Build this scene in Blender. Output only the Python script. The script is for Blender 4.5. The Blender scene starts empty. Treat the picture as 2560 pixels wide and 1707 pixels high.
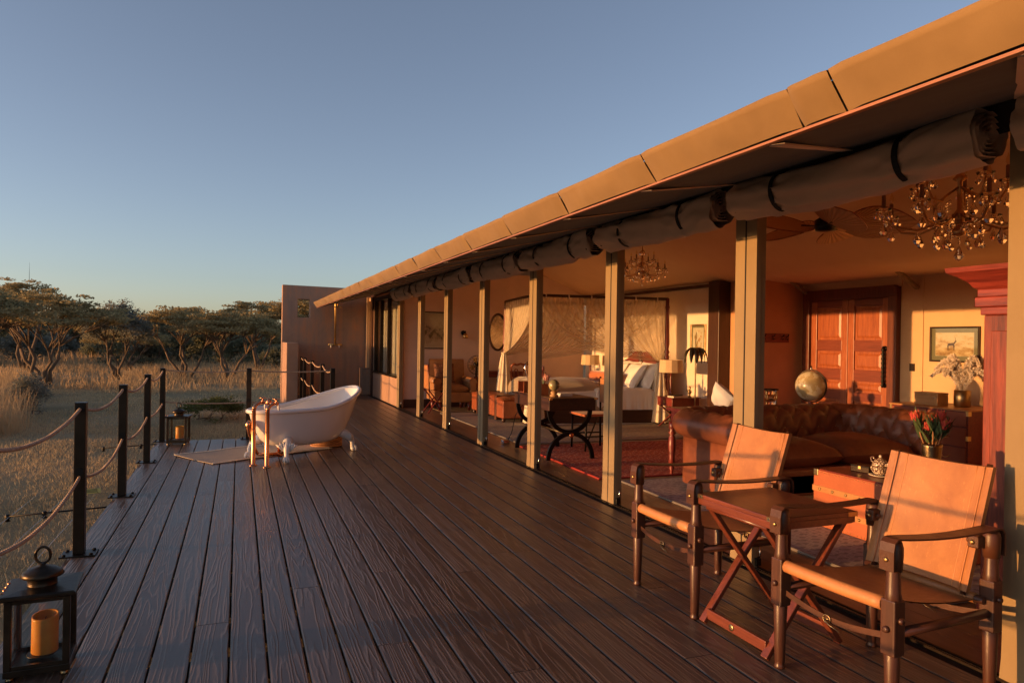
import bpy, bmesh, math, random
import numpy as np
from mathutils import Vector, Matrix, noise as mnoise
R = math.radians
PI = math.pi
scene = bpy.context.scene

# ---------------------------------------------------------------- camera, sky, sun, exposure
cam_d = bpy.data.cameras.new('camera')
cam = bpy.data.objects.new('camera', cam_d)
scene.collection.objects.link(cam)
scene.camera = cam
cam_d.sensor_width = 36.0
cam_d.lens = 36.0 * 1800 / 2560
cam_d.clip_start = 0.05
cam_d.clip_end = 6000
YAW, PITCH, ROLL = R(20.7547), R(-0.0887), R(0.9)
_f = Vector((math.sin(YAW)*math.cos(PITCH), math.cos(YAW)*math.cos(PITCH), math.sin(PITCH)))
_r = Vector((math.cos(YAW), -math.sin(YAW), 0.0))
_u = _r.cross(_f)
_r2 = math.cos(ROLL)*_r + math.sin(ROLL)*_u
_u2 = -math.sin(ROLL)*_r + math.cos(ROLL)*_u
cam.matrix_world = Matrix(((_r2.x, _u2.x, -_f.x, 0.0), (_r2.y, _u2.y, -_f.y, 0.0), (_r2.z, _u2.z, -_f.z, 1.40), (0, 0, 0, 1)))

SUN_DIR = Vector((1.0, -0.05, -0.041)).normalized()       # direction the light travels
elev = math.asin(-SUN_DIR.z)
azim = math.atan2(-SUN_DIR.x, -SUN_DIR.y)                 # clockwise from +Y
world = bpy.data.worlds.new('World')
scene.world = world
world.use_nodes = True
wn = world.node_tree
sky = wn.nodes.new('ShaderNodeTexSky')
sky.sky_type = 'NISHITA'
sky.sun_disc = False
sky.sun_elevation = elev + R(2.2)
sky.sun_rotation = azim
sky.altitude = 800
sky.air_density = 0.8
sky.dust_density = 1.5
sky.ozone_density = 1.9
wb = wn.nodes.new('ShaderNodeHueSaturation')              # one even white balance over the whole sky
wb.inputs['Saturation'].default_value = 0.80
tint = wn.nodes.new('ShaderNodeMix'); tint.data_type = 'RGBA'; tint.blend_type = 'MULTIPLY'
tint.inputs[0].default_value = 1.0
tint.inputs[7].default_value = (1.12, 1.0, 0.98, 1.0)
bg = wn.nodes['Background']
bg.inputs['Strength'].default_value = 0.145
wn.links.new(sky.outputs['Color'], wb.inputs['Color'])
wn.links.new(wb.outputs['Color'], tint.inputs[6])
wn.links.new(tint.outputs[2], bg.inputs['Color'])

sun_d = bpy.data.lights.new('sun', 'SUN')
sun = bpy.data.objects.new('sun', sun_d)
scene.collection.objects.link(sun)
sun_d.energy = 3.5
sun_d.angle = R(0.5)
sun_d.color = (1.0, 0.48, 0.16)
sun.rotation_euler = SUN_DIR.to_track_quat('-Z', 'Y').to_euler()
sun.location = (-20, 2, 6)

scene.view_settings.view_transform = 'Standard'
scene.view_settings.look = 'None'
scene.view_settings.gamma = 1.0
scene.view_settings.exposure = 0.80
scene.render.engine = 'CYCLES'
scene.cycles.use_denoising = True
scene.cycles.max_bounces = 10
scene.cycles.diffuse_bounces = 5
scene.cycles.transparent_max_bounces = 16
scene.cycles.sample_clamp_indirect = 6.0

# ---------------------------------------------------------------- helpers
COL = scene.collection
KIDS = {}
def own(o, parent):
    o.parent = parent
    if parent is not None: KIDS.setdefault(parent.name, []).append(o)

class MB:
    """collects shapes; build() links them as one mesh object"""
    def __init__(s):
        s.v = []; s.f = []; s.sm = []
    def add(s, vs, fs, smooth=False):
        o = len(s.v)
        s.v.extend([tuple(p) for p in vs])
        s.f.extend([tuple(i + o for i in q) for q in fs])
        s.sm.extend([smooth]*len(fs))
        return s
    def box(s, c, d, rot=None):
        x, y, z = d[0]/2, d[1]/2, d[2]/2
        vs = [Vector((a*x, b*y, e*z)) for a in (-1, 1) for b in (-1, 1) for e in (-1, 1)]
        if rot is not None:
            m = Matrix.Rotation(rot, 3, 'Z') if isinstance(rot, (int, float)) else rot
            vs = [m @ v for v in vs]
        c = Vector(c)
        return s.add([v + c for v in vs], [(0,1,3,2), (4,6,7,5), (0,4,5,1), (2,3,7,6), (0,2,6,4), (1,5,7,3)])
    def bar(s, a, b, w, h, up=(0,0,1)):
        a, b = Vector(a), Vector(b)
        d = (b-a).normalized(); up = Vector(up)
        if abs(d.dot(up)) > 0.99: up = Vector((1,0,0))
        x = d.cross(up).normalized(); y = x.cross(d)
        vs = []
        for p in (a, b):
            for i, j in ((-1,-1), (1,-1), (1,1), (-1,1)):
                vs.append(p + x*(i*w/2) + y*(j*h/2))
        return s.add(vs, [(3,2,1,0), (4,5,6,7), (0,1,5,4), (1,2,6,5), (2,3,7,6), (3,0,4,7)])
    def rings(s, rs, smooth=True, cap0=True, cap1=True, closed=True):
        n = len(rs[0]); vs = [p for r in rs for p in r]; fs = []
        m = n if closed else n-1
        for k in range(len(rs)-1):
            for i in range(m):
                j = (i+1) % n
                fs.append((k*n+i, k*n+j, (k+1)*n+j, (k+1)*n+i))
        s.add(vs, fs, smooth)
        o = len(s.v) - len(vs)
        if closed and cap0: s.f.append(tuple(o+i for i in reversed(range(n)))); s.sm.append(False)
        if closed and cap1: s.f.append(tuple(o+(len(rs)-1)*n+i for i in range(n))); s.sm.append(False)
        return s
    def tube(s, pts, r, n=8, closed=False, flat=1.0):
        pts = [Vector(p) for p in pts]; N = len(pts)
        rad = r if isinstance(r, (list, tuple)) else [r]*N
        rs = []; prev = None
        for i, p in enumerate(pts):
            a = pts[i-1] if (i > 0 or closed) else pts[i]
            b = pts[(i+1) % N] if (i < N-1 or closed) else pts[i]
            d = (b-a)
            d = d.normalized() if d.length > 1e-9 else Vector((0,0,1))
            if prev is None:
                up = Vector((0,0,1)) if abs(d.z) < 0.9 else Vector((1,0,0))
                x = d.cross(up).normalized()
            else:
                x = (prev - d*prev.dot(d))
                x = x.normalized() if x.length > 1e-6 else d.orthogonal().normalized()
            y = x.cross(d); prev = x
            rs.append([p + x*(rad[i]*math.cos(2*PI*k/n)) + y*(flat*rad[i]*math.sin(2*PI*k/n)) for k in range(n)])
        if closed:
            rs.append(rs[0])
            return s.rings(rs, True, False, False)
        return s.rings(rs, True)
    def cyl(s, a, b, r0, r1=None, n=14):
        return s.tube([a, b], [r0, r0 if r1 is None else r1], n)
    def lathe(s, prof, c=(0,0,0), n=18, axis=None, smooth=True, squash=(1,1)):
        """prof: (radius, height) list, turned round +Z (or axis)"""
        m = Matrix.Identity(3) if axis is None else Vector(axis).to_track_quat('Z', 'Y').to_matrix()
        c = Vector(c); rs = []
        for r, z in prof:
            r = max(r, 1e-4)
            rs.append([c + m @ Vector((r*squash[0]*math.cos(2*PI*k/n), r*squash[1]*math.sin(2*PI*k/n), z)) for k in range(n)])
        return s.rings(rs, smooth)
    def ball(s, c, r, nu=14, nv=8, rot=None):
        if isinstance(r, (int, float)): r = (r, r, r)
        c = Vector(c); rs = []
        for j in range(nv+1):
            t = -PI/2 + PI*j/nv
            cr = max(math.cos(t), 1e-3)
            ring = []
            for k in range(nu):
                v = Vector((r[0]*cr*math.cos(2*PI*k/nu), r[1]*cr*math.sin(2*PI*k/nu), r[2]*math.sin(t)))
                if rot is not None: v = rot @ v
                ring.append(c + v)
            rs.append(ring)
        return s.rings(rs, True)
    def grid(s, fn, nu, nv, smooth=True, flip=False):
        vs = [fn(i/nu, j/nv) for j in range(nv+1) for i in range(nu+1)]
        fs = []
        for j in range(nv):
            for i in range(nu):
                a = j*(nu+1)+i
                q = (a, a+1, a+nu+2, a+nu+1)
                fs.append(tuple(reversed(q)) if flip else q)
        return s.add(vs, fs, smooth)
    def prism(s, poly, d, m=None, smooth=False):
        """poly in local XY, extruded along local Z by d (centred), placed by 4x4 m"""
        m = m or Matrix.Identity(4); n = len(poly)
        vs = [m @ Vector((x, y, -d/2)) for x, y in poly] + [m @ Vector((x, y, d/2)) for x, y in poly]
        fs = [tuple(reversed(range(n))), tuple(range(n, 2*n))]
        s.add(vs, fs, False)
        o = len(s.v) - 2*n
        for i in range(n):
            j = (i+1) % n
            s.f.append((o+i, o+j, o+n+j, o+n+i)); s.sm.append(smooth)
        return s
    def xf(s, m):
        s.v = [tuple(m @ Vector(p)) for p in s.v]; return s
    def build(s, name, mat, parent=None, loc=(0,0,0), rz=0.0, bevel=0.0, seg=2, weld=False):
        me = bpy.data.meshes.new(name)
        me.from_pydata(s.v, [], s.f)
        me.polygons.foreach_set('use_smooth', s.sm)
        if bevel > 0 or weld:
            bm = bmesh.new(); bm.from_mesh(me)
            if weld: bmesh.ops.remove_doubles(bm, verts=bm.verts, dist=1e-5)
            if bevel > 0:
                es = [e for e in bm.edges if len(e.link_faces) == 2 and e.calc_face_angle() > 0.6]
                bmesh.ops.bevel(bm, geom=es, offset=bevel, segments=seg, profile=0.5, affect='EDGES', clamp_overlap=True)
            bm.to_mesh(me); bm.free()
        me.materials.append(mat)
        o = bpy.data.objects.new(name, me)
        COL.objects.link(o)
        own(o, parent)
        o.location = loc
        o.rotation_euler = (0, 0, rz)
        return o

def tag(o, label=None, cat=None, group=None, kind=None):
    if label: o['label'] = label
    if cat: o['category'] = cat
    if group: o['group'] = group
    if kind: o['kind'] = kind
    return o

def thing(name, label, cat, loc=(0,0,0), rz=0.0, group=None):
    o = bpy.data.objects.new(name, None)
    o.empty_display_size = 0.1
    COL.objects.link(o)
    o.location = loc; o.rotation_euler = (0, 0, rz)
    return tag(o, label, cat, group)

def dup(root, loc=None, rz=None, label=None, group=None, parent=None):
    kids = list(KIDS.get(root.name, []))
    r = root.copy(); COL.objects.link(r)
    if parent is not None: own(r, parent)
    if loc is not None: r.location = loc
    if rz is not None: r.rotation_euler = (0, 0, rz)
    if label: r['label'] = label
    if group: r['group'] = group
    for c in kids: dup(c, parent=r)
    return r

def rnd(seed):
    return random.Random(seed)

# ---------------------------------------------------------------- materials
def srgb(h):
    h = h.lstrip('#'); v = [int(h[i:i+2], 16)/255 for i in (0, 2, 4)]
    return tuple((c/12.92 if c <= 0.04045 else ((c+0.055)/1.055)**2.4) for c in v)

class NT:
    """small node-tree wrapper"""
    def __init__(s, name):
        s.m = bpy.data.materials.new(name); s.m.use_nodes = True
        s.t = s.m.node_tree; s.b = s.t.nodes['Principled BSDF']; s.out = s.t.nodes['Material Output']
    def n(s, kind, **kw):
        nd = s.t.nodes.new('ShaderNode'+kind)
        for k, v in kw.items():
            if k in nd.inputs: nd.inputs[k].default_value = v
            else: setattr(nd, k, v)
        return nd
    def l(s, a, b): s.t.links.new(a, b); return s
    def obj(s, scale=(1,1,1), jitter=0.0, rot=(0,0,0)):
        tc = s.n('TexCoord'); mp = s.n('Mapping')
        mp.inputs['Scale'].default_value = scale; mp.inputs['Rotation'].default_value = rot
        s.l(tc.outputs['Object'], mp.inputs['Vector'])
        if jitter:
            oi = s.n('ObjectInfo'); mu = s.n('VectorMath', operation='SCALE'); mu.inputs[0].default_value = (jitter, jitter*1.7, jitter*0.6)
            s.l(oi.outputs['Random'], mu.inputs['Scale']); s.l(mu.outputs[0], mp.inputs['Location'])
        return mp.outputs['Vector']
    def noise(s, vec, scale=5, detail=4, rough=0.55, dist=0.0):
        nd = s.n('TexNoise', Scale=scale, Detail=detail, Roughness=rough, Distortion=dist)
        if vec is not None: s.l(vec, nd.inputs['Vector'])
        return nd.outputs['Fac']
    def ramp(s, fac, stops):
        nd = s.n('ValToRGB'); e = nd.color_ramp.elements
        while len(e) < len(stops): e.new(0.5)
        for i, (p, c) in enumerate(stops):
            e[i].position = p; e[i].color = (*c, 1) if len(c) == 3 else c
        s.l(fac, nd.inputs['Fac']); return nd.outputs['Color']
    def mix(s, fac, a, b, mode='MIX'):
        nd = s.n('Mix', data_type='RGBA', blend_type=mode)
        if isinstance(fac, (int, float)): nd.inputs[0].default_value = fac
        else: s.l(fac, nd.inputs[0])
        for i, c in ((6, a), (7, b)):
            if isinstance(c, tuple): nd.inputs[i].default_value = (*c[:3], 1)
            else: s.l(c, nd.inputs[i])
        return nd.outputs[2]
    def math(s, op, a, b=None, c=None):
        nd = s.n('Math', operation=op)
        for i, v in enumerate((a, b, c)):
            if v is None: continue
            if isinstance(v, (int, float)): nd.inputs[i].default_value = v
            else: s.l(v, nd.inputs[i])
        return nd.outputs[0]
    def bump(s, h, strength=0.3, dist=0.01, prev=None):
        nd = s.n('Bump', Strength=strength, Distance=dist)
        s.l(h, nd.inputs['Height'])
        if prev is not None: s.l(prev, nd.inputs['Normal'])
        return nd.outputs['Normal']
    def set(s, **kw):
        for k, v in kw.items():
            k = k.replace('_', ' ')
            k = {'Base': 'Base Color', 'Spec': 'Specular IOR Level', 'Trans': 'Transmission Weight', 'Coat': 'Coat Weight', 'Coatr': 'Coat Roughness', 'Sheen': 'Sheen Weight', 'Sss': 'Subsurface Weight'}.get(k, k)
            i = s.b.inputs[k]
            if isinstance(v, (int, float)): i.default_value = v
            elif isinstance(v, tuple): i.default_value = (*v[:3], 1) if len(i.default_value) == 4 else v
            else: s.l(v, i)
        return s.m

def plain(name, c, rough=0.6, var=0.25, scale=8.0, bump=0.15, bscale=60.0, metallic=0.0, spec=0.5, c2=None, coat=0.0, dist=0.004, jitter=3.0, sheen=0.0):
    t = NT(name); v = t.obj(jitter=jitter)
    c2 = c2 or tuple(x*(1-var) for x in c)
    col = t.ramp(t.noise(v, scale, 6, 0.6), [(0.3, c2), (0.7, c)])
    rr = t.n('MapRange'); rr.inputs['To Min'].default_value = rough*0.85; rr.inputs['To Max'].default_value = min(1, rough*1.2)
    t.l(t.noise(v, scale*2.3, 5), rr.inputs['Value'])
    t.set(Base=col, Roughness=rr.outputs[0], Metallic=metallic, Spec=spec, Coat=coat, Sheen=sheen)
    if bump: t.set(Normal=t.bump(t.noise(v, bscale, 6, 0.65), bump, dist))
    return t.m

def wood(name, c1, c2, rough=0.4, axis='z', scale=1.0, coat=0.0, bump=0.15, spec=0.5):
    t = NT(name)
    sc = {'x': (1.2, 14, 14), 'y': (14, 1.2, 14), 'z': (14, 14, 1.2)}[axis]
    v = t.obj(tuple(k*scale for k in sc), jitter=7.0)
    a = t.noise(v, 2.2, 7, 0.62, 0.6)
    b = t.noise(v, 9.0, 5, 0.7, 0.2)
    f = t.math('ADD', t.math('MULTIPLY', a, 0.7), t.math('MULTIPLY', b, 0.3))
    t.set(Base=t.ramp(f, [(0.32, c2), (0.5, tuple((p+q)/2 for p, q in zip(c1, c2))), (0.68, c1)]), Roughness=t.math('MULTIPLY_ADD', b, 0.25, rough-0.1), Coat=coat, Coatr=0.25, Spec=spec)
    t.set(Normal=t.bump(b, bump, 0.003))
    return t.m

def canvas(name, c, c2, rough=0.85, weave=420.0, soft=0.5):
    t = NT(name); v = t.obj(jitter=3.0)
    w1 = t.n('TexWave', wave_type='BANDS', bands_direction='X'); w1.inputs['Scale'].default_value = weave
    w2 = t.n('TexWave', wave_type='BANDS', bands_direction='Z'); w2.inputs['Scale'].default_value = weave
    w3 = t.n('TexWave', wave_type='BANDS', bands_direction='Y'); w3.inputs['Scale'].default_value = weave
    for w in (w1, w2, w3): t.l(v, w.inputs['Vector'])
    big = t.noise(v, 2.5, 5, 0.6)
    fine = t.noise(v, 220, 3, 0.7)
    t.set(Base=t.mix(t.math('MULTIPLY', fine, 0.35), t.ramp(big, [(0.3, c2), (0.7, c)]), tuple(k*0.6 for k in c)), Roughness=rough, Spec=0.25, Sheen=0.15)
    h = t.math('ADD', t.math('ADD', w1.outputs['Fac'], w2.outputs['Fac']), w3.outputs['Fac'])
    n1 = t.bump(h, 0.10, 0.00012)
    t.set(Normal=t.bump(t.noise(v, 3.5, 2), soft, 0.02, n1))
    return t.m

def leather(name, c, c2, rough=0.42, grain=260.0, spec=0.5, bump=0.25):
    t = NT(name); v = t.obj(jitter=5.0)
    big = t.noise(v, 5, 7, 0.65, 0.4)
    vo = t.n('TexVoronoi', feature='DISTANCE_TO_EDGE'); vo.inputs['Scale'].default_value = grain; t.l(v, vo.inputs['Vector'])
    n2 = t.noise(v, 28, 6, 0.7)
    col = t.ramp(big, [(0.28, c2), (0.72, c)])
    sc = t.noise(t.obj((1, 8, 3), jitter=9.0), 14, 3, 0.5)
    col = t.mix(t.math('MULTIPLY', t.math('GREATER_THAN', sc, 0.66), 0.25), col, tuple(min(1, k*1.5) for k in c))
    t.set(Base=col, Roughness=t.math('MULTIPLY_ADD', n2, 0.3, rough-0.15), Spec=spec)
    n1 = t.bump(vo.outputs['Distance'], bump, 0.002)
    t.set(Normal=t.bump(n2, 0.25, 0.004, n1))
    return t.m

def metal(name, c, rough=0.3, var=0.15):
    return plain(name, c, rough, var, 12, 0.06, 90, metallic=1.0)

def glass(name, c=(1,1,1), rough=0.02, ior=1.45):
    t = NT(name); return t.set(Base=c, Trans=1.0, Roughness=rough, IOR=ior)

M = {}
# ---------------------------------------------------------------- shared materials
M['fascia'] = canvas('fascia_canvas', (0.31, 0.190, 0.075), (0.23, 0.137, 0.052), soft=0.8)
M['olive'] = canvas('olive_canvas', (0.33, 0.235, 0.125), (0.28, 0.195, 0.10), soft=0.2)
M['roll'] = canvas('rolled_canvas', (0.78, 0.58, 0.42), (0.68, 0.49, 0.35), soft=0.7)
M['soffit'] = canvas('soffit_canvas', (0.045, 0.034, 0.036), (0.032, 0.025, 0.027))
M['ceiling'] = canvas('ceiling_canvas', (0.84, 0.56, 0.32), (0.78, 0.51, 0.28), soft=0.4)
M['strap'] = plain('black_webbing', (0.012, 0.011, 0.011), 0.7)
M['trim'] = wood('trim_wood', (0.42, 0.17, 0.075), (0.30, 0.115, 0.05), axis='y')
M['wall_pink'] = plain('limewashed_plaster', (0.78, 0.56, 0.43), 0.9, 0.12, 3, 0.12, 40)
M['wall_tan'] = canvas('wall_canvas', (0.68, 0.46, 0.26), (0.62, 0.41, 0.23), soft=0.3)
M['wall_white'] = plain('pale_plaster', (0.80, 0.68, 0.53), 0.9, 0.1, 3, 0.12, 40)
M['wall_orange'] = plain('ochre_plaster', (0.64, 0.32, 0.16), 0.9, 0.15, 3, 0.12, 40)
M['dark_wood'] = wood('dark_wood', (0.075, 0.030, 0.018), (0.030, 0.012, 0.008), 0.35)
M['dark_wood_x'] = wood('dark_wood_x', (0.075, 0.030, 0.018), (0.030, 0.012, 0.008), 0.35, 'x')
M['dark_wood_y'] = wood('dark_wood_y', (0.075, 0.030, 0.018), (0.030, 0.012, 0.008), 0.35, 'y')
M['mahogany'] = wood('mahogany', (0.24, 0.036, 0.020), (0.10, 0.014, 0.010), 0.35, coat=0.15)
M['mahogany_y'] = wood('mahogany_y', (0.24, 0.036, 0.020), (0.10, 0.014, 0.010), 0.35, 'y', coat=0.15)
M['mahogany_x'] = wood('mahogany_x', (0.24, 0.036, 0.020), (0.10, 0.014, 0.010), 0.35, 'x', coat=0.15)
M['door_wood'] = wood('door_wood', (0.42, 0.125, 0.04), (0.20, 0.045, 0.017), 0.4, coat=0.1, bump=0.3)
M['door_wood_y'] = wood('door_wood_y', (0.24, 0.050, 0.020), (0.11, 0.022, 0.010), 0.4, 'y', coat=0.1)
M['door_frame'] = wood('door_frame_wood', (0.17, 0.045, 0.020), (0.07, 0.018, 0.010), 0.4)
M['wardrobe'] = wood('figured_mahogany', (0.34, 0.060, 0.026), (0.050, 0.010, 0.008), 0.38, scale=0.75, coat=0.1, bump=0.3)
M['wardrobe_y'] = wood('figured_mahogany_y', (0.34, 0.050, 0.028), (0.060, 0.010, 0.010), 0.34, 'y', scale=0.75, coat=0.15, bump=0.2)
M['black'] = plain('black_metal', (0.016, 0.013, 0.011), 0.42, 0.3, 9, 0.1, 70, metallic=0.6)
M['bronze'] = plain('bronzed_steel', (0.045, 0.030, 0.020), 0.38, 0.45, 7, 0.12, 60, metallic=0.75)
M['copper'] = metal('copper', (0.80, 0.34, 0.17), 0.24)
M['brass'] = metal('brass', (0.75, 0.50, 0.19), 0.34)
M['old_brass'] = metal('aged_brass', (0.52, 0.38, 0.20), 0.36, 0.5)
M['chrome'] = metal('chrome', (0.75, 0.72, 0.68), 0.15)
M['glass'] = glass('clear_glass')
M['cream'] = plain('cream_linen', (0.70, 0.62, 0.50), 0.9, 0.08, 6, 0.25, 300, sheen=0.2)
M['white'] = plain('white_linen', (0.82, 0.78, 0.72), 0.9, 0.05, 6, 0.2, 220, sheen=0.2)
M['white_hard'] = plain('white_paint', (0.75, 0.72, 0.68), 0.4, 0.08, 6, 0.03, 60)

def thin_glass(name, tint=(0.9, 0.92, 0.9), refl=0.10):
    t = NT(name); tr = t.n('BsdfTransparent'); tr.inputs['Color'].default_value = (*tint, 1)
    gl = t.n('BsdfGlossy'); gl.inputs['Roughness'].default_value = 0.02
    fr = t.n('Fresnel'); fr.inputs['IOR'].default_value = 1.5
    mx = t.n('MixShader'); ge = t.n('NewGeometry')
    t.l(t.math('MULTIPLY', t.math('ADD', fr.outputs[0], refl*0.3), t.math('SUBTRACT', 1.0, ge.outputs['Backfacing'])), mx.inputs[0])
    t.l(tr.outputs[0], mx.inputs[1]); t.l(gl.outputs[0], mx.inputs[2]); t.l(mx.outputs[0], t.out.inputs['Surface'])
    return t.m
M['pane'] = thin_glass('window_glass')

def deck_material():
    t = NT('embossed_deck_board')
    v = t.obj((10.0, 0.48, 1.0), jitter=23.0)
    n = t.noise(v, 1.0, 2.0, 0.45, 0.22)
    wob = t.noise(t.obj((40, 9, 1), jitter=11.0), 1.0, 3, 0.6)
    ph = t.math('ADD', t.math('MULTIPLY', n, 15.0), t.math('MULTIPLY', wob, 0.55))
    ring = t.math('PINGPONG', ph, 0.5)
    line = t.math('SMOOTH_MIN', t.math('MULTIPLY', ring, 4.0), 1.0, 0.4)     # 0 on the ridge line
    ridge = t.math('SUBTRACT', 1.0, line)
    fine = t.noise(t.obj((160, 7, 1), jitter=5.0), 1.0, 4, 0.7)
    big = t.noise(t.obj((1.5, 0.8, 1), jitter=31.0), 1.0, 5, 0.6)
    oi = t.n('ObjectInfo')
    base = t.ramp(big, [(0.3, (0.105, 0.070, 0.052)), (0.7, (0.150, 0.100, 0.074))])
    base = t.mix(t.math('MULTIPLY', oi.outputs['Random'], 0.85), base, (0.090, 0.054, 0.038))
    base = t.mix(t.math('MULTIPLY', ridge, 0.26), base, (0.30, 0.22, 0.17))
    dirt = t.noise(t.obj((0.9, 0.5, 1), jitter=2.0), 2.0, 6, 0.7)
    base = t.mix(t.math('MULTIPLY', t.math('GREATER_THAN', dirt, 0.60), 0.10), base, (0.16, 0.13, 0.11))
    rough = t.math('ADD', t.math('MULTIPLY_ADD', fine, 0.16, 0.20), t.math('MULTIPLY', big, 0.12))
    t.set(Base=base, Roughness=rough, Spec=0.6)
    nb = t.bump(ridge, 0.50, 0.003)
    t.set(Normal=t.bump(fine, 0.25, 0.0015, nb))
    return t.m
M['deck'] = deck_material()
M['floor'] = wood('interior_floor', (0.27, 0.145, 0.072), (0.15, 0.075, 0.038), 0.34, 'y', 0.8, coat=0.1)
M['joist'] = plain('treated_joist', (0.05, 0.04, 0.03), 0.9)

def ground_material():
    t = NT('dry_lawn_soil'); tc = t.n('TexCoord'); v = tc.outputs['Object']
    a = t.noise(v, 0.35, 7, 0.65); b = t.noise(v, 3.5, 6, 0.7); c = t.noise(v, 30, 4, 0.7)
    col = t.ramp(a, [(0.35, (0.27, 0.20, 0.11)), (0.52, (0.44, 0.31, 0.18)), (0.68, (0.52, 0.36, 0.22))])
    col = t.mix(t.math('MULTIPLY', b, 0.6), col, (0.22, 0.22, 0.11))
    col = t.mix(t.math('MULTIPLY', c, 0.45), col, (0.42, 0.33, 0.19))
    h = t.math('ADD', t.math('MULTIPLY', b, 1.0), t.math('MULTIPLY', c, 0.4))
    t.set(Base=col, Roughness=0.95, Spec=0.15, Normal=t.bump(h, 0.9, 0.10))
    return t.m
M['ground'] = ground_material()

def rust_plaster():
    t = NT('rust_washed_plaster'); v = t.obj()
    a = t.noise(t.obj((1.3, 1.3, 0.7)), 1.6, 8, 0.68, 0.5)
    drip = t.noise(t.obj((7, 7, 0.5)), 1.5, 6, 0.65)
    f = t.math('ADD', t.math('MULTIPLY', a, 0.6), t.math('MULTIPLY', drip, 0.4))
    col = t.ramp(f, [(0.36, (0.30, 0.20, 0.15)), (0.48, (0.38, 0.245, 0.175)), (0.60, (0.50, 0.25, 0.14)), (0.72, (0.35, 0.22, 0.155))])
    n1 = t.bump(t.noise(v, 9, 6, 0.6), 0.35, 0.02)
    t.set(Base=col, Roughness=0.8, Spec=0.3, Normal=t.bump(t.noise(v, 55, 5), 0.2, 0.004, n1))
    return t.m
M['rust'] = rust_plaster()
M['salmon_wall'] = plain('salmon_plaster', (0.42, 0.25, 0.165), 0.85, 0.25, 2.5, 0.25, 30, c2=(0.33, 0.19, 0.125))  # salmon plaster mottled with a darker tone

# ---------------------------------------------------------------- ground
GZ = -0.40
def gheight(x, y):
    d = math.hypot(x+1, y-8)
    return GZ + 0.05*math.sin(x*0.35+1)*math.cos(y*0.27) + 0.03*math.sin(x*1.1+y*0.8) - 0.04
m = MB()
def gfn(u, v):
    x = -60 + 90*u; y = -30 + 130*v
    return (x, y, gheight(x, y))
m.grid(gfn, 90, 130)
ground = m.build('ground', M['ground'])
tag(ground, 'dry lawn and bushveld soil around the deck', 'ground', kind='structure')
m = MB()
for (x0, x1, y0, y1) in ((-3000, -60, -3000, 3000), (30, 3000, -3000, 3000), (-60, 30, -3000, -30), (-60, 30, 100, 3000)):
    m.add([(x0, y0, GZ-0.05), (x1, y0, GZ-0.05), (x1, y1, GZ-0.05), (x0, y1, GZ-0.05)], [(0, 1, 2, 3)])
tag(m.build('far_ground', M['ground']), 'far bushveld plain reaching the horizon', 'ground', kind='structure')

# ---------------------------------------------------------------- deck
deck = thing('deck', 'brown embossed composite plank deck along the lodge', 'deck')
tag(deck, kind='structure')
PITCHX, BW = 0.1575, 0.1485
rg = rnd(3)
joints = {-3: [8.19, 3.0], -2: [6.88, 2.1], 1: [5.485, 1.2], 2: [4.17, 9.2], -1: [3.785, 7.5], 4: [3.28, 8.0], 7: [2.83, 6.9], 11: [4.44, 10.5], 10: [4.465, 9.1, 14.0], 14: [3.55, 8.2, 12.9], 13: [1.3, 6.4, 11.2]}
def board(x0, y0, y1):
    m = MB(); w = BW/2; t = 0.022; e = 0.0035
    prof = [(-w, -t), (-w, -e), (-w+e, -0.001), (-w+2.2*e, 0), (w-2.2*e, 0), (w-e, -0.001), (w, -e), (w, -t)]
    L = y1-y0-0.005
    m.rings([[(px, 0, pz) for px, pz in reversed(prof)], [(px, L, pz) for px, pz in reversed(prof)]], False)
    return m.build('board', M['deck'], deck, loc=(x0, y0, 0))
for k in range(-6, 19):
    xc = -0.022 + PITCHX*(k+0.5)
    yend = 10.52 if xc < 1.28 else 18.28
    js = joints.get(k)
    if js is None:
        y = rg.uniform(0.2, 4.5); js = []
        while y < yend-1: js.append(y); y += rg.choice([3.6, 3.6, 5.4]) + rg.uniform(-0.1, 0.1)
    ys = [-1.5] + sorted(j for j in js if j < yend-0.5) + [yend]
    for a, b in zip(ys[:-1], ys[1:]): board(xc, a, b)
m = MB()                                  # joists and rim under the boards
for i in range(31):
    y = -1.4 + i*0.4
    if y < 10.5: m.box((1.0, y, -0.073), (3.9, 0.05, 0.10))
for i in range(19):
    m.box((2.15, 10.75+i*0.4, -0.073), (1.7, 0.05, 0.10))
m.build('joist_frame', M['joist'], deck)
m = MB()
m.box((-0.986, 4.5, -0.11), (0.024, 12.06, 0.18)); m.build('edge_board', M['deck'], deck)
m = MB(); m.box((0.14, 10.535, -0.11), (2.24, 0.024, 0.18)); m.build('edge_board', M['deck'], deck)
m = MB(); m.box((1.255, 14.42, -0.11), (0.024, 7.74, 0.18)); m.build('edge_board', M['deck'], deck)

# interior floor
floor = thing('floor', 'dark polished timber floor inside the lodge', 'floor'); tag(floor, kind='structure')
m0 = None
for i in range(38):
    x = 3.14 + i*0.14
    if m0 is None:
        m = MB(); m.box((0, 0, -0.011), (0.138, 19.6, 0.022)); m0 = m.build('floor_board', M['floor'], floor, loc=(x, 8.3, 0.004), bevel=0.0015, seg=1)
    else:
        o = m0.copy(); COL.objects.link(o); own(o, floor); o.location = (x, 8.3, 0.004)
m = MB(); m.box((5.7, 8.3, -0.05), (5.4, 19.6, 0.04)); m.build('subfloor', M['joist'], floor)

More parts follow.
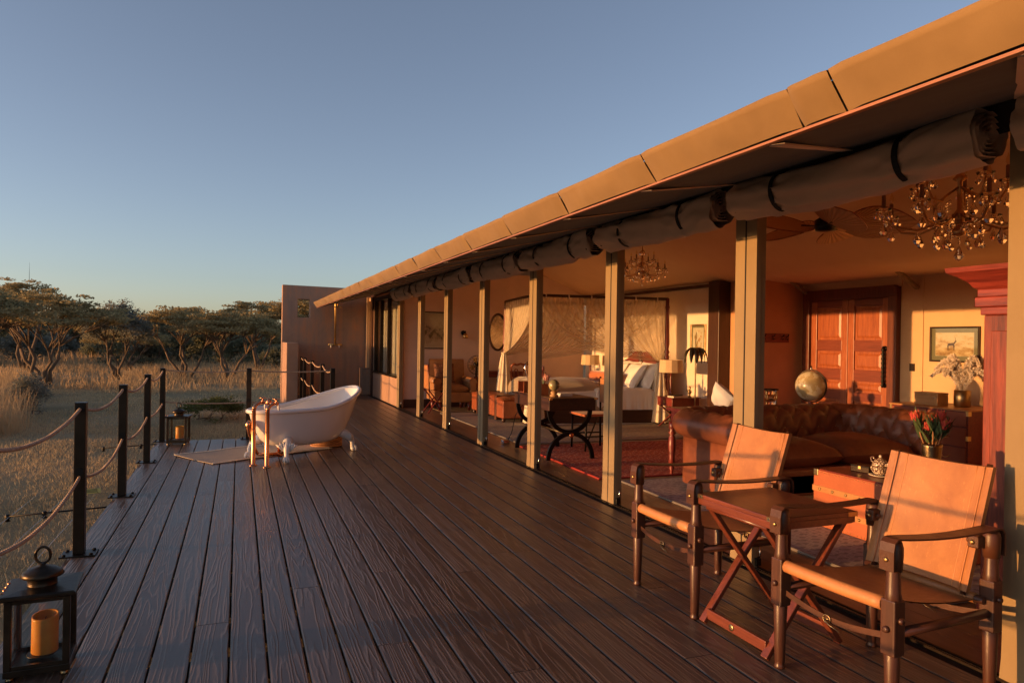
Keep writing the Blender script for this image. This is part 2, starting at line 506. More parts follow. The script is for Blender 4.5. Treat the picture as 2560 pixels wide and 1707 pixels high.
# ---------------------------------------------------------------- lodge
lodge = thing('safari_lodge', 'long canvas safari lodge with olive posts and overhanging tan roof edge', 'building')
PX, PY0, PS = 3.0, 3.76, 1.775
POSTS = [PY0 + PS*k for k in range(-2, 7)]
post0 = None
for y in POSTS:
    if post0 is None:
        m = MB(); m.box((0.050, 0, 1.20), (0.080, 0.185, 2.40)); post0 = m.build('post', M['olive'], lodge, loc=(PX, y, 0), bevel=0.006)
        for s in (-1, 1):
            m = MB()
            def strip(u, v, s=s):
                z = 0.004 + 2.36*v
                fl = 0.008*max(0, 1-z/0.16)**1.5
                yy = (0.005 + (0.097+fl)*u)*s
                return (0.008 - 0.004*math.sin(PI*u) - fl*0.5, yy, z)
            m.grid(strip, 4, 24, flip=(s < 0))
            m.grid(lambda u, v, s=s: (0.008+0.035*u - 0.5*0.008*max(0, 1-(0.004+2.36*v)/0.16)**1.5*(1-u), (0.102+0.008*max(0, 1-(0.004+2.36*v)/0.16)**1.5)*s, 0.004+2.36*v), 2, 24, flip=(s < 0))
            m.build('canvas_strip', M['olive'], post0)
        m = MB(); m.box((0.0075, 0, 1.19), (0.006, 0.0095, 2.34)); m.build('seam', M['strap'], post0)
        m = MB(); m.box((0.045, -0.108, 0.045), (0.04, 0.03, 0.05)); m.build('bolt', M['black'], post0, bevel=0.005)
        m = MB(); m.tube([(0.06, -0.094, 0.06), (0.06, -0.115, 0.08), (0.06, -0.110, 0.14)], 0.006, 6); m.build('hook', M['chrome'], post0)
    else:
        dup(post0, loc=(PX, y, 0), parent=lodge)
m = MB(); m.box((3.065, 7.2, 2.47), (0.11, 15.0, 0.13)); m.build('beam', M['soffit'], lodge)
for dx, h in ((0.0, 0.012), (0.045, 0.008)):      # door track on the floor edge
    m = MB(); m.box((3.005+dx, 6.4, 0.006+h/2), (0.012, 16.2, h)); m.build('floor_track', M['bronze'], lodge)
# soffit, straps, fascia panels, roof
FX, FZ, FTX, FTZ = 1.75, 2.115, 1.67, 2.245
m = MB()
def sof(u, v):
    y = -1.2 + 19.2*v
    return (1.77 + 1.25*u, y, 2.125 + 0.315*u - 0.012*math.sin(PI*u))
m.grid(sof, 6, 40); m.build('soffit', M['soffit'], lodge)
m = MB()
for i in range(-2, 22):
    y = 0.20 + 0.89*i
    if 14.6 < y: break
    a = Vector((1.80, y+1.0, 2.118)); b = Vector((2.92, y+1.78, 2.405))
    s = MB(); s.bar(a, b, 0.055, 0.006); s.build('soffit_strap', M['roll'], lodge)
seams = [-1.0, 0.1, 0.95, 1.73, 1.91] + [1.91+0.918*i for i in range(1, 18)] + [18.05]
seams = sorted(set(round(s, 3) for s in seams if s <= 18.05))
rg = rnd(8)
for a, b in zip(seams[:-1], seams[1:]):
    m = MB(); ph = rg.uniform(0, 6); bul = rg.uniform(0.004, 0.018)
    if b-a < 0.3: bul = 0.001
    L = b-a-0.007
    def fpan(u, v, L=L, ph=ph, bul=bul):
        e = min(1, min(u, 1-u)*L/0.05); 
        puff = -0.006 + 0.014*(1-e)**2 - bul*math.sin(PI*v)*math.sin(PI*u) - 0.004*math.sin(9*u*L+ph)*v*(1-v)*3 - 0.004*math.sin(4*u*L+2*ph+3*v)
        return (FX + (FTX-FX)*v + puff, L*u, FZ + 0.012 + (FTZ-FZ-0.012)*v - 0.004*math.sin(PI*u) * (v > 0.9))
    m.grid(fpan, 12, 5, flip=False)
    m.grid(lambda u, v, L=L, fpan=fpan: tuple(p + q for p, q in zip(fpan(u, 1), (0.11*v, 0, 0.012*math.sin(v*1.6)))), 12, 2)
    m.build('fascia_panel', M['fascia'], lodge, loc=(0, a+0.0035, 0), weld=True)
m = MB(); m.box((1.772, 8.52, 2.178), (0.024, 19.1, 0.10), rot=Matrix.Rotation(-0.55, 3, 'Y')); m.build('fascia_board', M['soffit'], lodge)
m = MB(); m.box((1.757, 8.52, 2.117), (0.022, 19.1, 0.009)); m.build('trim_rail', M['trim'], lodge)
m = MB(); m.add([(FTX+0.1, -1.0, FTZ+0.005), (FTX+0.1, 18.05, FTZ+0.005), (5.4, 18.05, 3.55), (5.4, -1.0, 3.55), (8.6, 18.05, 2.65), (8.6, -1.0, 2.65)], [(0, 1, 2, 3), (3, 2, 4, 5)])
m.build('roof', M['fascia'], lodge)
# ceiling: canvas pitched from the post beam to a ridge and down to the back
m = MB()
prof = [(3.12, 2.43), (4.0, 2.78), (4.9, 3.08), (5.25, 3.12), (5.7, 3.02), (6.5, 2.68), (7.25, 2.40), (8.25, 2.32)]
def cl(u, v):
    t = u*(len(prof)-1); i = min(int(t), len(prof)-2); f = t-i
    x = prof[i][0]*(1-f)+prof[i+1][0]*f; z = prof[i][1]*(1-f)+prof[i+1][1]*f
    y = -1.4 + 19.2*v
    return (x, y, z - 0.03*abs(math.sin((y-PY0)/PS*PI))*math.sin(PI*u))
m.grid(cl, 42, 110); m.build('ceiling', M['ceiling'], lodge)
# walls
def wall(name, c, d, mat, bevel=0.0):
    s = MB(); s.box(c, d); return s.build(name, mat, lodge, bevel=bevel)
wall('wall', (5.15, 14.50, 1.40), (4.05, 0.16, 2.80), M['wall_pink']).name = 'wall'
wall('skirting', (5.15, 14.408, 0.085), (4.05, 0.024, 0.17), M['dark_wood_x'])
wall('wall', (7.30, 12.12, 1.3), (0.16, 4.62, 2.6), M['wall_white'])
wall('cornice', (7.19, 12.12, 2.345), (0.06, 4.62, 0.05), M['dark_wood_y'])
wall('opening_frame', (7.26, 9.66, 1.2), (0.30, 0.28, 2.4), M['dark_wood'], 0.006)
wall('wall', (7.80, 8.98, 1.25), (0.84, 0.14, 2.5), M['wall_orange'])
wall('wall', (7.36, 9.30, 1.25), (0.06, 0.50, 2.5), M['wall_orange'])
wall('wall', (8.30, 3.75, 1.25), (0.16, 10.4, 2.5), M['wall_tan'])
wall('wall', (5.7, -1.30, 1.6), (5.2, 0.14, 3.3), M['wall_tan'])
wall('wall_batten', (8.214, 6.80, 1.25), (0.012, 0.05, 2.4), M['wall_tan'])
wall('wall_batten', (8.214, 4.4, 1.25), (0.012, 0.05, 2.4), M['wall_tan'])
wall('light_switch', (8.21, 6.93, 1.13), (0.014, 0.07, 0.10), M['bronze'])
for y in (8.75, 6.86, 4.6):                                             # canvas braces at the ceiling
    s = MB(); s.bar((8.2, y, 2.16), (7.75, y, 2.42), 0.06, 0.04); s.build('brace', M['olive'], lodge)
# double entrance door
door = thing('x', None, None); bpy.data.objects.remove(door)
m = MB(); DX, D0, D1, DZ = 8.215, 7.14, 8.80, 2.20
for y in (D0+0.05, D1-0.05): m.box((DX-0.03, y, DZ/2), (0.10, 0.14, DZ))
m.box((DX-0.03, (D0+D1)/2, DZ-0.06), (0.104, D1-D0-0.04, 0.16))
dfr = m.build('door_frame', M['door_frame'], lodge, bevel=0.008)
for y0, y1, hs in ((D0+0.125, (D0+D1)/2-0.004, 0), ((D0+D1)/2+0.004, D1-0.125, 1)):
    m = MB(); w = y1-y0; st = 0.11; X = DX-0.012
    for y in (y0+st/2, y1-st/2): m.box((X, y, 1.03), (0.05, st, 2.06))
    leaf = m.build('door', M['door_wood'], lodge, bevel=0.006)
    for z0, z1 in ((0.0, 0.20), (0.62, 0.74), (0.90, 1.06), (1.32, 1.48), (1.96, 2.06)):
        s = MB(); s.box((X+0.001, (y0+y1)/2, (z0+z1)/2), (0.046, w-2*st+0.002, z1-z0)); s.build('rail', M['door_wood_y'], leaf, bevel=0.005)
    for z0, z1 in ((0.20, 0.62), (0.74, 0.90), (1.06, 1.32), (1.48, 1.96)):
        s = MB(); cy = (y0+y1)/2; hw = (w-2*st)/2; zc = (z0+z1)/2; hz = (z1-z0)/2
        s.box((X+0.008, cy, zc), (0.016, 2*hw+0.01, 2*hz+0.01))
        s.rings([[(X-0.001, cy-hw+0.03, zc-hz+0.03), (X-0.001, cy-hw+0.03, zc+hz-0.03), (X-0.001, cy+hw-0.03, zc+hz-0.03), (X-0.001, cy+hw-0.03, zc-hz+0.03)],
                 [(X-0.014, cy-hw+0.06, zc-hz+0.06), (X-0.014, cy-hw+0.06, zc+hz-0.06), (X-0.014, cy+hw-0.06, zc+hz-0.06), (X-0.014, cy+hw-0.06, zc-hz+0.06)]], False, False, True)
        s.build('panel', M['door_wood'], leaf)
    if not hs:
        s = MB(); yh = y0+0.055; pr = [(0.012, 0.0)]
        for i in range(9):
            pr += [(0.018, 0.012+i*0.06), (0.030, 0.030+i*0.06), (0.018, 0.048+i*0.06)]
        pr += [(0.012, 0.56)]
        s.lathe(pr, (X-0.065, yh, 0.84), 10)
        for z in (0.87, 1.37): s.cyl((X-0.02, yh, z), (X-0.065, yh, z), 0.014, n=8); s.lathe([(0.035, 0), (0.035, 0.012), (0.01, 0.014)], (X-0.025, yh, z), 12, (-1, 0, 0))
        s.build('handle', M['black'], leaf)
wall('lintel', (8.21, 7.97, 2.28), (0.014, 1.75, 0.14), M['wall_tan'])
# window wall at the far end
WY0, WY1 = 14.60, 17.50
wall('dado_wall', (3.13, (WY0+WY1)/2, 0.295), (0.16, WY1-WY0, 0.59), M['salmon_wall'])
win = MB()
for y in (WY0+0.06, WY1-0.05, 15.85, 16.75): win.box((3.10, y, 1.46), (0.08, 0.07, 1.70))
win.box((3.10, (WY0+WY1)/2, 2.33), (0.082, WY1-WY0, 0.09)); win.box((3.07, (WY0+WY1)/2, 0.605), (0.16, WY1-WY0, 0.03))
wf = win.build('window', M['bronze'], lodge, bevel=0.005)
for a, b in ((14.70, 15.81), (15.89, 16.71), (16.79, 17.41)):
    s = MB(); s.box((3.11, (a+b)/2, 1.455), (0.008, b-a, 1.66)); s.build('pane', M['pane'], wf)
rg = rnd(5)
for a, b in ((14.75, 15.15), (15.55, 16.2), (16.5, 17.0), (17.15, 17.4)):
    s = MB(); s.grid(lambda u, v: (3.27 + 0.03*math.sin(u*(b-a)*55), a+(b-a)*u, 0.15+2.1*v), 40, 4); s.build('curtain', M['cream'], wf)
wall('wall', (4.5, 17.56, 1.3), (2.9, 0.12, 2.6), M['salmon_wall'])
wall('wall', (4.9, 16.0, 1.3), (0.12, 3.0, 2.6), M['wall_pink'])
wall('corner_post', (3.09, 17.62, 1.2), (0.14, 0.14, 2.4), M['dark_wood'])
s = MB(); s.box((3.02, 18.20, 1.32), (0.07, 0.09, 2.2)); s.build('jamb', M['wall_tan'], lodge)
s = MB(); s.box((3.06, 17.95, 1.45), (0.012, 0.42, 1.9)); s.build('side_pane', M['pane'], lodge)
s = MB(); s.box((3.06, 17.95, 2.36), (0.03, 0.60, 0.09)); s.build('head_board', M['wall_tan'], lodge)
wall('recess_wall', (3.30, 18.0, 1.3), (0.10, 0.7, 2.6), M['wall_pink'])
# ---------------------------------------------------------------- rolled canvas blinds under the roof edge
def blind(y0, y1, seed, label):
    g = rnd(seed); L = y1-y0
    t = thing('rolled_canvas_blind', label, 'blind', (2.93, y0, 2.285), 0, 'rolled canvas blinds along the roof edge')
    s1, s2 = 0.24*L, 0.76*L
    ph = [g.uniform(0, 6.28) for _ in range(8)]
    m = MB(); N = 110; n = 40; rs = []
    for i in range(N+1):
        y = L*i/N
        pinch = 0.016*(math.exp(-((y-s1)/0.05)**2) + math.exp(-((y-s2)/0.05)**2))
        sag = -0.012*math.sin(PI*y/L) + 0.008*math.sin(3*y+ph[0])
        ring = []
        for k in range(n):
            a = 2*PI*k/n
            r = 0.112 - pinch + 0.010*math.sin(2*a+1.3*y+ph[1])*0.5 + 0.008*math.sin(3*a-2.2*y+ph[2]) + 0.005*math.sin(7*a+5*y+ph[3])
            wr = math.exp(-min(abs(y-s1), abs(y-s2))/0.14)
            r += 0.009*wr*math.sin(9*a + 26*(y-s1)*math.copysign(1, y-s1) + ph[4]) + 0.007*wr*math.sin(5*a-17*y+ph[5])
            q = Vector((2.0*math.cos(a)+seed, 2.0*math.sin(a), y*2.2+0.9*a))
            r += 0.013*mnoise.noise(q) + (0.006+0.012*wr)*(abs(mnoise.noise(q*2.3))-0.2) + 0.004*mnoise.noise(q*5.0)
            ring.append((r*math.cos(a)*0.95, y, r*math.sin(a)*1.06 + sag))
        rs.append(ring)
    m.rings(rs, True, False, False)
    m.build('canvas_roll', M['roll'], t)
    for ye, s in ((0.004, 1), (L-0.004, -1)):                     # spiral of folded cloth at each end
        m = MB(); pts = []
        for i in range(110):
            a = i*0.30; r = 0.104 - 0.0030*i*0.30
            r = r + 0.007*math.sin(5*a)*(r/0.1)
            if r < 0.012: break
            pts.append((r, a))
        m.grid(lambda u, v: (pts[int(u*(len(pts)-1))][0]*math.cos(pts[int(u*(len(pts)-1))][1]), ye - s*0.016 + s*0.07*v, pts[int(u*(len(pts)-1))][0]*math.sin(pts[int(u*(len(pts)-1))][1])), len(pts)-1, 1)
        m.build('folded_end', M['roll'], t)
        m = MB(); m.box((0, ye+s*0.05, 0), (0.15, 0.006, 0.15)); m.build('core', M['soffit'], t)
    for ys in (s1, s2):
        m = MB(); pts = []
        for k in range(24):
            a = 2*PI*k/24
            pts.append((0.103*math.cos(a), ys+0.012*math.sin(a+1), 0.109*math.sin(a)-0.004))
        rs = []
        for p in pts:
            rs.append([(p[0]*q, p[1]+w, p[2]*q) for q, w in ((1.0, -0.016), (1.03, -0.016), (1.03, 0.016), (1.0, 0.016))])
        rs.append(rs[0])
        m.rings(rs, False, False, False)
        m.box((0.01, ys, 0.135), (0.006, 0.03, 0.09))
        m.build('strap', M['strap'], t)
    return t
names = ['rolled brown canvas blind beside the big wardrobe', 'rolled brown canvas blind above the two leather armchairs',
         'rolled brown canvas blind above the sofa arm', 'rolled brown canvas blind above the black writing desk', 'rolled brown canvas blind over the copper bolster bay of the bed',
         'rolled brown canvas blind above the leather chest', 'rolled brown canvas blind above the round fan', 'rolled brown canvas blind next to the window wall']
names[4] = 'rolled brown canvas blind in front of the netted bed'
for i in range(len(POSTS)-1):
    a, b = POSTS[i], POSTS[i+1]
    blind(a+0.14, b-0.03, 40+i, names[min(i, 7)])
# valance from which the blinds hang
m = MB()
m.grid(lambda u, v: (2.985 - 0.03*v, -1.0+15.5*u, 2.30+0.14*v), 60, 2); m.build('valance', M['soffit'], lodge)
m = MB(); m.lathe([(0.045, 0), (0.045, 0.008), (0.035, 0.010)], (2.93, 3.66, 2.37), 16, (0, 0, -1)); m.build('downlight', M['white_hard'], lodge)

# ---------------------------------------------------------------- shower wall and low wall
sw = thing('plaster_screen_wall', 'tall brown weathered plaster wall with a square opening', 'wall', (0, 18.42, 0))
m = MB(); x0, x1, z0, z1 = 0.965, 3.45, -0.45, 2.665; a0, a1, c0, c1 = 1.325, 1.615, 1.88, 2.325
for y, fl in ((-0.12, False), (0.12, True)):
    vs = [(x0, y, z0), (x1, y, z0), (x1, y, z1-0.04), (x0, y, z1), (a0, y, c0), (a1, y, c0), (a1, y, c1), (a0, y, c1)]
    fs = [(0, 1, 5, 4), (1, 2, 6, 5), (2, 3, 7, 6), (3, 0, 4, 7)]
    m.add(vs, [tuple(reversed(f)) if fl else f for f in fs])
for a, b, o in ((0, 1, 0), (1, 2, 0), (2, 3, 0), (3, 0, 0)): m.f.append((b, a, 8+a, 8+b)); m.sm.append(False)
for a, b in ((4, 5), (5, 6), (6, 7), (7, 4)): m.f.append((a, b, 8+b, 8+a)); m.sm.append(False)
m.build('wall_body', M['rust'], sw, bevel=0.012)
pw = thing('low_wall', 'waist high salmon plaster wall end beside the rope railing', 'wall', (0.98, 16.58, 0))
m = MB(); m.box((0.125, 0.84, 0.41), (0.25, 1.68, 1.72)); m.build('wall_body', M['salmon_wall'], pw, bevel=0.012)
pl = thing('plaster_plinth', 'small grey plaster plinth at the foot of the shower wall', 'plinth', (2.95, 18.12, 0))
m = MB(); m.box((0, 0, 0.32), (0.24, 0.26, 0.64)); m.build('block', M['rust'], pl, bevel=0.012)
m = MB(); m.box((0, 0, 0.648), (0.26, 0.28, 0.015)); m.build('cap', M['rust'], pl, bevel=0.004)
sh = thing('outdoor_shower', 'brass outdoor shower pipe and head on the brown plaster wall', 'shower', (2.22, 18.29, 0))
m = MB(); m.tube([(0, -0.05, 1.24), (0, -0.05, 2.20), (0, -0.06, 2.27), (0.01, -0.10, 2.31), (0.03, -0.16, 2.31), (0.04, -0.20, 2.27), (0.04, -0.20, 2.20)], 0.019, 10); m.build('riser_pipe', M['brass'], sh)
m = MB(); m.lathe([(0.02, 0.05), (0.03, 0.03), (0.095, 0.02), (0.10, 0.0), (0.09, -0.004)], (0.04, -0.20, 2.14), 20); m.build('shower_head', M['brass'], sh)
m = MB(); m.tube([(-0.16, -0.05, 1.225), (0.17, -0.05, 1.225)], 0.018, 10); m.cyl((-0.08, 0.0, 1.225), (-0.08, -0.05, 1.225), 0.02); m.cyl((0.09, 0.0, 1.225), (0.09, -0.05, 1.225), 0.02); m.build('mixer_bar', M['brass'], sh)
for x in (-0.095, 0.105):
    m = MB(); m.lathe([(0.012, 0), (0.016, -0.02), (0.012, -0.055), (0.006, -0.065)], (x, -0.055, 1.21), 10); m.build('handle', M['white_hard'], sh)

# ---------------------------------------------------------------- rope railing
def rpost(x, y, label, grp, rz=0):
    t = thing('railing_post', label, 'post', (x, y, 0), rz, grp)
    m = MB(); m.box((0, 0, 0.485), (0.064, 0.064, 0.95)); m.box((0, 0, 0.962), (0.068, 0.068, 0.006)); m.build('upright', M['bronze'], t, bevel=0.004)
    m = MB(); m.box((0, 0, 0.005), (0.20, 0.15, 0.010)); m.build('base_plate', M['bronze'], t, bevel=0.002)
    for sx in (-1, 1):
        for sy in (-1, 1):
            m = MB(); m.lathe([(0.011, 0), (0.011, 0.008), (0.006, 0.012)], (0.075*sx, 0.055*sy, 0.010), 6); m.build('bolt', M['black'], t)
    for z in (0.955, 0.53):
        m = MB(); m.lathe([(0.026, -0.041), (0.026, 0.041)], (0, 0, z if z < 0.9 else 0.93), 10, (0, 1, 0)); m.build('rope_eyelet', M['black'], t)
    return t
RX = -0.93
ry = [-0.16, 1.62, 3.405] + [5.235 + 1.78*k for k in (0, 1, 2)] + [10.47]
lab = ['', 'dark steel railing post on the open deck edge', 'dark steel railing post right behind the large iron lantern'] + ['dark steel railing post nearest the large lantern', 'dark steel railing post in the middle of the straight railing run', 'dark steel railing post one before the deck corner', 'dark steel corner railing post beside the small lantern']
proto = rpost(RX, ry[0], 'dark steel railing post at the very start of the rope railing', 'railing posts along the lawn')
for y, l in zip(ry[1:], lab[1:]): dup(proto, (RX, y, 0), 0, l)
farx = [0.135, 1.25]
dup(proto, (farx[0], 10.47, 0), 0, 'dark steel railing post behind the bath taps')
dup(proto, (farx[1], 10.47, 0), 0, 'dark steel railing post above the white bath')
by = [12.2, 14.0, 15.6, 16.5]
for y, l in zip(by, ('first dark steel post past the bath in the short railing', 'second dark steel post past the bath in the short railing', 'third dark steel post past the bath in the short railing', 'dark steel railing post touching the low salmon wall')): dup(proto, (1.29, y, 0), 0, l, 'railing posts by the low wall')

def rope_material():
    t = NT('twisted_hemp_rope'); v = t.obj()
    t.set(Base=t.ramp(t.noise(v, 40, 4), [(0.3, (0.34, 0.22, 0.14)), (0.7, (0.48, 0.33, 0.22))]), Roughness=0.9, Spec=0.2, Normal=t.bump(t.noise(v, 300, 3), 0.4, 0.003))
    return t.m
M['rope'] = rope_material()
def rope(name, pts, label, sags, strands=3, r=0.0062):
    """laid rope of twisted strands hung between points"""
    path = []
    for (a, b), sg in zip(zip(pts[:-1], pts[1:]), sags):
        a, b = Vector(a), Vector(b); L = (b-a).length; n = max(6, int(L/0.030))
        for i in range(n):
            t = i/n; p = a.lerp(b, t); p.z -= sg*4*t*(1-t); path.append(p)
    path.append(Vector(pts[-1]))
    m = MB(); dist = [0]
    for a, b in zip(path[:-1], path[1:]): dist.append(dist[-1]+(b-a).length)
    for k in range(strands):
        ps = []
        for i, p in enumerate(path):
            d = (path[min(i+1, len(path)-1)]-path[max(i-1, 0)]).normalized()
            x = d.cross(Vector((0, 0, 1))).normalized(); y = x.cross(d)
            a = dist[i]*2*PI/0.095 + 2*PI*k/strands
            ps.append(p + (x*math.cos(a)+y*math.sin(a))*r*0.95)
        m.tube(ps, r, 6)
    return tag(m.build(name, M['rope'], None), label, 'rope', 'railing ropes')
P = [(RX, y, 0.93) for y in ry]
rope('rope', P, 'upper twisted rope along the lawn side railing', [0.075]*6)
rope('rope', [(x, y, 0.50) for x, y, z in P], 'lower twisted rope along the lawn side railing', [0.09, 0.09, 0.09, 0.10, 0.08, 0.05])
rope('rope', [(RX, 10.47, 0.94), (farx[0], 10.47, 0.93), (farx[1], 10.47, 0.93)], 'upper rope of the far deck end behind the bath', [0.025, 0.02])
rope('rope', [(RX, 10.47, 0.52), (farx[0], 10.47, 0.50), (farx[1], 10.47, 0.50)], 'lower rope of the far deck end behind the bath', [0.02, 0.02])
B = [(1.25, 10.47)] + [(1.29, y) for y in by]
rope('rope', [(x, y, 0.94) for x, y in B], 'upper rope running from the bath to the low wall', [0.07, 0.06, 0.05, 0.03])
rope('rope', [(x, y, 0.50) for x, y in B], 'lower rope running from the bath to the low wall', [0.08, 0.07, 0.06, 0.03])

# fence wires on outriggers below the deck edge
for i, (y, x1) in enumerate(((6.75, -1.72), (10.45, -1.62), (3.2, -1.7))):
    t = thing('fence_outrigger', ['black insulated fence bracket low on the deck edge', 'black insulated fence bracket at the far deck corner', 'black insulated fence bracket below the lantern'][i], 'bracket', (-1.0, y, -0.03), 0, 'fence brackets')
    m = MB(); m.tube([(0, 0, 0), (x1+1.0, 0.0, -0.03)], 0.007, 6); m.build('rod', M['black'], t)
    for k in (0.28, 0.62, 0.97):
        m = MB(); m.lathe([(0.010, -0.03), (0.022, -0.025), (0.012, -0.01), (0.022, 0.0), (0.012, 0.01), (0.020, 0.02), (0.008, 0.03)], ((x1+1.0)*k, 0, -0.03*k-0.012), 10); m.build('insulator', M['black'], t)
for k, x in enumerate((-1.2, -1.43, -1.68)):
    m = MB(); m.tube([(x, 0.0, -0.055), (x, 3.2, -0.055), (x, 6.75, -0.058), (x, 10.45, -0.058)], 0.0022, 4)
    tag(m.build('fence_wire', M['chrome']), ['thin fence wire closest to the deck edge', 'thin middle fence wire beside the deck', 'thin outermost fence wire over the lawn'][k], 'wire', 'fence wires')
sg = thing('warning_tag', 'small yellow plate hanging on the fence wire', 'sign', (-1.28, 7.57, -0.05), R(12))
M['yellow'] = plain('yellow_plate', (0.70, 0.55, 0.12), 0.5)
m = MB(); m.box((0, 0, 0.0), (0.20, 0.085, 0.004), rot=Matrix.Rotation(R(18), 3, 'X')); m.build('plate', M['yellow'], sg)
for dy in (-0.022, 0.0, 0.022):
    m = MB(); m.box((0.01, dy, 0.0035+dy*0.32), (0.13, 0.008, 0.001), rot=Matrix.Rotation(R(18), 3, 'X')); m.build('print', M['strap'], sg)
# ---------------------------------------------------------------- lanterns with candles
M['iron'] = plain('lantern_iron', (0.075, 0.050, 0.030), 0.36, 0.5, 10, 0.2, 80, metallic=0.75, c2=(0.030, 0.021, 0.015))
def wax_material():
    t = NT('honey_wax'); v = t.obj()
    t.set(Base=t.ramp(t.noise(v, 14, 5), [(0.3, (0.74, 0.27, 0.035)), (0.7, (0.85, 0.36, 0.06))]), Roughness=0.45, Sss=0.6)
    t.b.inputs['Subsurface Radius'].default_value = (0.03, 0.012, 0.004)
    t.set(Normal=t.bump(t.noise(v, 30, 4), 0.3, 0.004)); return t.m
M['wax'] = wax_material()
def lantern(loc, rz, label, k=1.0):
    t = thing('lantern', label, 'lantern', loc, rz, 'candle lanterns on the deck')
    w, h = 0.115*k, 0.345*k
    m = MB(); m.box((0, 0, 0.035*k), (2*w, 2*w, 0.028*k)); m.build('base', M['iron'], t, bevel=0.003)
    for sx in (-1, 1):
        for sy in (-1, 1):
            m = MB(); m.lathe([(0.012, 0), (0.016, 0.008), (0.010, 0.02)], ((w-0.02)*sx, (w-0.02)*sy, 0), 10); m.build('foot', M['old_brass'], t)
            m = MB(); m.box(((w-0.014)*sx, (w-0.014)*sy, (0.049*k+h-0.02)/2), (0.026, 0.026, h-0.065*k)); m.build('corner_bar', M['iron'], t, bevel=0.003)
    for sx, sy in ((1, 0), (-1, 0), (0, 1), (0, -1)):
        m = MB()
        d = (0.004, 2*w-0.056, h-0.075) if sx else (2*w-0.056, 0.004, h-0.075)
        m.box(((w-0.016)*sx, (w-0.016)*sy, (0.049*k+h-0.02)/2), d); m.build('pane', M['pane'], t)
        for z in (0.055*k, h-0.028):
            m = MB(); d = (0.016, 2*w-0.054, 0.014) if sx else (2*w-0.054, 0.016, 0.014)
            m.box(((w-0.014)*sx, (w-0.014)*sy, z), d); m.build('glazing_bar', M['iron'], t)
    m = MB()
    rs = []
    for s, z in ((w+0.012, h-0.016), (w+0.020, h-0.010), (w+0.020, h), (w+0.012, h+0.005), (0.060*k, h+0.009)):
        rs.append([(s, s, z), (-s, s, z), (-s, -s, z), (s, -s, z)])
    m.rings(rs, False); m.build('roof', M['iron'], t)
    m = MB(); z0 = h+0.007
    m.lathe([(0.056*k, 0), (0.054*k, 0.004), (0.054*k, 0.040*k), (0.058*k, 0.042*k)], (0, 0, z0), 28); m.build('vent_collar', M['iron'], t)
    m = MB(); m.lathe([(0.075*k, 0.036*k), (0.080*k, 0.040*k), (0.070*k, 0.056*k), (0.045*k, 0.070*k), (0.012*k, 0.078*k), (0.010, 0.09*k)], (0, 0, z0), 28); m.build('cap', M['iron'], t)
    m = MB(); zc = z0 + 0.09*k + 0.030
    m.tube([(0.027*math.sin(2*PI*i/20), 0.003, zc+0.034*math.cos(2*PI*i/20)) for i in range(20)], 0.0058, 8, closed=True); m.build('carry_ring', M['iron'], t)
    for i in range(4):
        m = MB(); m.lathe([(0.006, 0), (0.007, 0.006), (0.002, 0.012)], (-(w+0.012), -0.07*k+0.045*k*i, h-0.002), 8); m.build('rivet', M['copper'], t)
    m = MB(); m.cyl((0, 0, 0.049*k), (0, 0, 0.062*k), 0.004, n=6); m.lathe([(0.05*k, 0), (0.055*k, 0.004), (0.05*k, 0.005)], (0, 0, 0.060*k), 16); m.build('candle_dish', M['iron'], t)
    return t
def candle(loc, label, k=1.0):
    t = thing('candle', label, 'candle', loc, 0.6, 'pillar candles in the lanterns')
    m = MB(); n = 28; H = 0.155*k
    prof = [(0.047, 0.0), (0.049, 0.004), (0.049, 0.06*k), (0.049, H-0.01), (0.048, H), (0.043, H-0.002), (0.040, H-0.02), (0.02, H-0.026), (0.002, H-0.027)]
    rs = []
    for r, z in prof:
        rs.append([(k*r*(1+0.012*math.sin(3*a+z*20))*math.cos(a), k*r*math.sin(a), z + (0.006*math.sin(a+1) if z > H-0.012 else 0)) for a in (2*PI*i/n for i in range(n))])
    m.rings(rs, True); m.build('wax_body', M['wax'], t)
    m = MB(); m.tube([(0, 0, H-0.028), (0.001, 0, H-0.018), (0.004, 0, H-0.010)], 0.0015, 5); m.build('wick', M['strap'], t)
    return t
lantern((-0.755, 3.505, 0), R(4), 'large dark iron lantern standing beside the second lawn post', 1.0)
candle((-0.745, 3.515, 0.066), 'thick amber pillar candle inside the large iron lantern')
lantern((-0.715, 10.20, 0), R(-8), 'small dark iron lantern in the far deck corner', 1.05)
candle((-0.70, 10.20, 0.070), 'amber pillar candle inside the far corner lantern')

# ---------------------------------------------------------------- claw foot bath
def enamel():
    t = NT('white_enamel'); v = t.obj()
    t.set(Base=t.ramp(t.noise(v, 3, 3), [(0.3, (0.86, 0.82, 0.78)), (0.7, (0.90, 0.86, 0.82))]), Roughness=0.14, Spec=0.5, Coat=0.3, Coatr=0.05)
    return t.m
M['enamel'] = enamel()
BA = R(40)
bath = thing('claw_foot_bath', 'white slipper bath with curled claw feet standing on the deck', 'bathtub', (0.77, 8.94, 0), BA)
def bath_ring(f, z_in, inset, n=64):
    """f: 0 bottom .. 1 rim; a slipper plan that rises at +X"""
    ring = []
    for i in range(n):
        a = 2*PI*i/n; ca, sa = math.cos(a), math.sin(a)
        la = (0.87 if ca > 0 else 0.84)*(1-inset)
        lb = (0.375 - 0.03*max(0, ca)**2)*(1-inset*0.9)
        ring.append((la*ca, lb*math.copysign(abs(sa)**0.92, sa), z_in(ca)))
    return ring
def rimz(ca):
    t = max(0.0, ca + 0.15)/1.15
    return 0.560 + 0.195*t**1.6
H0 = 0.145
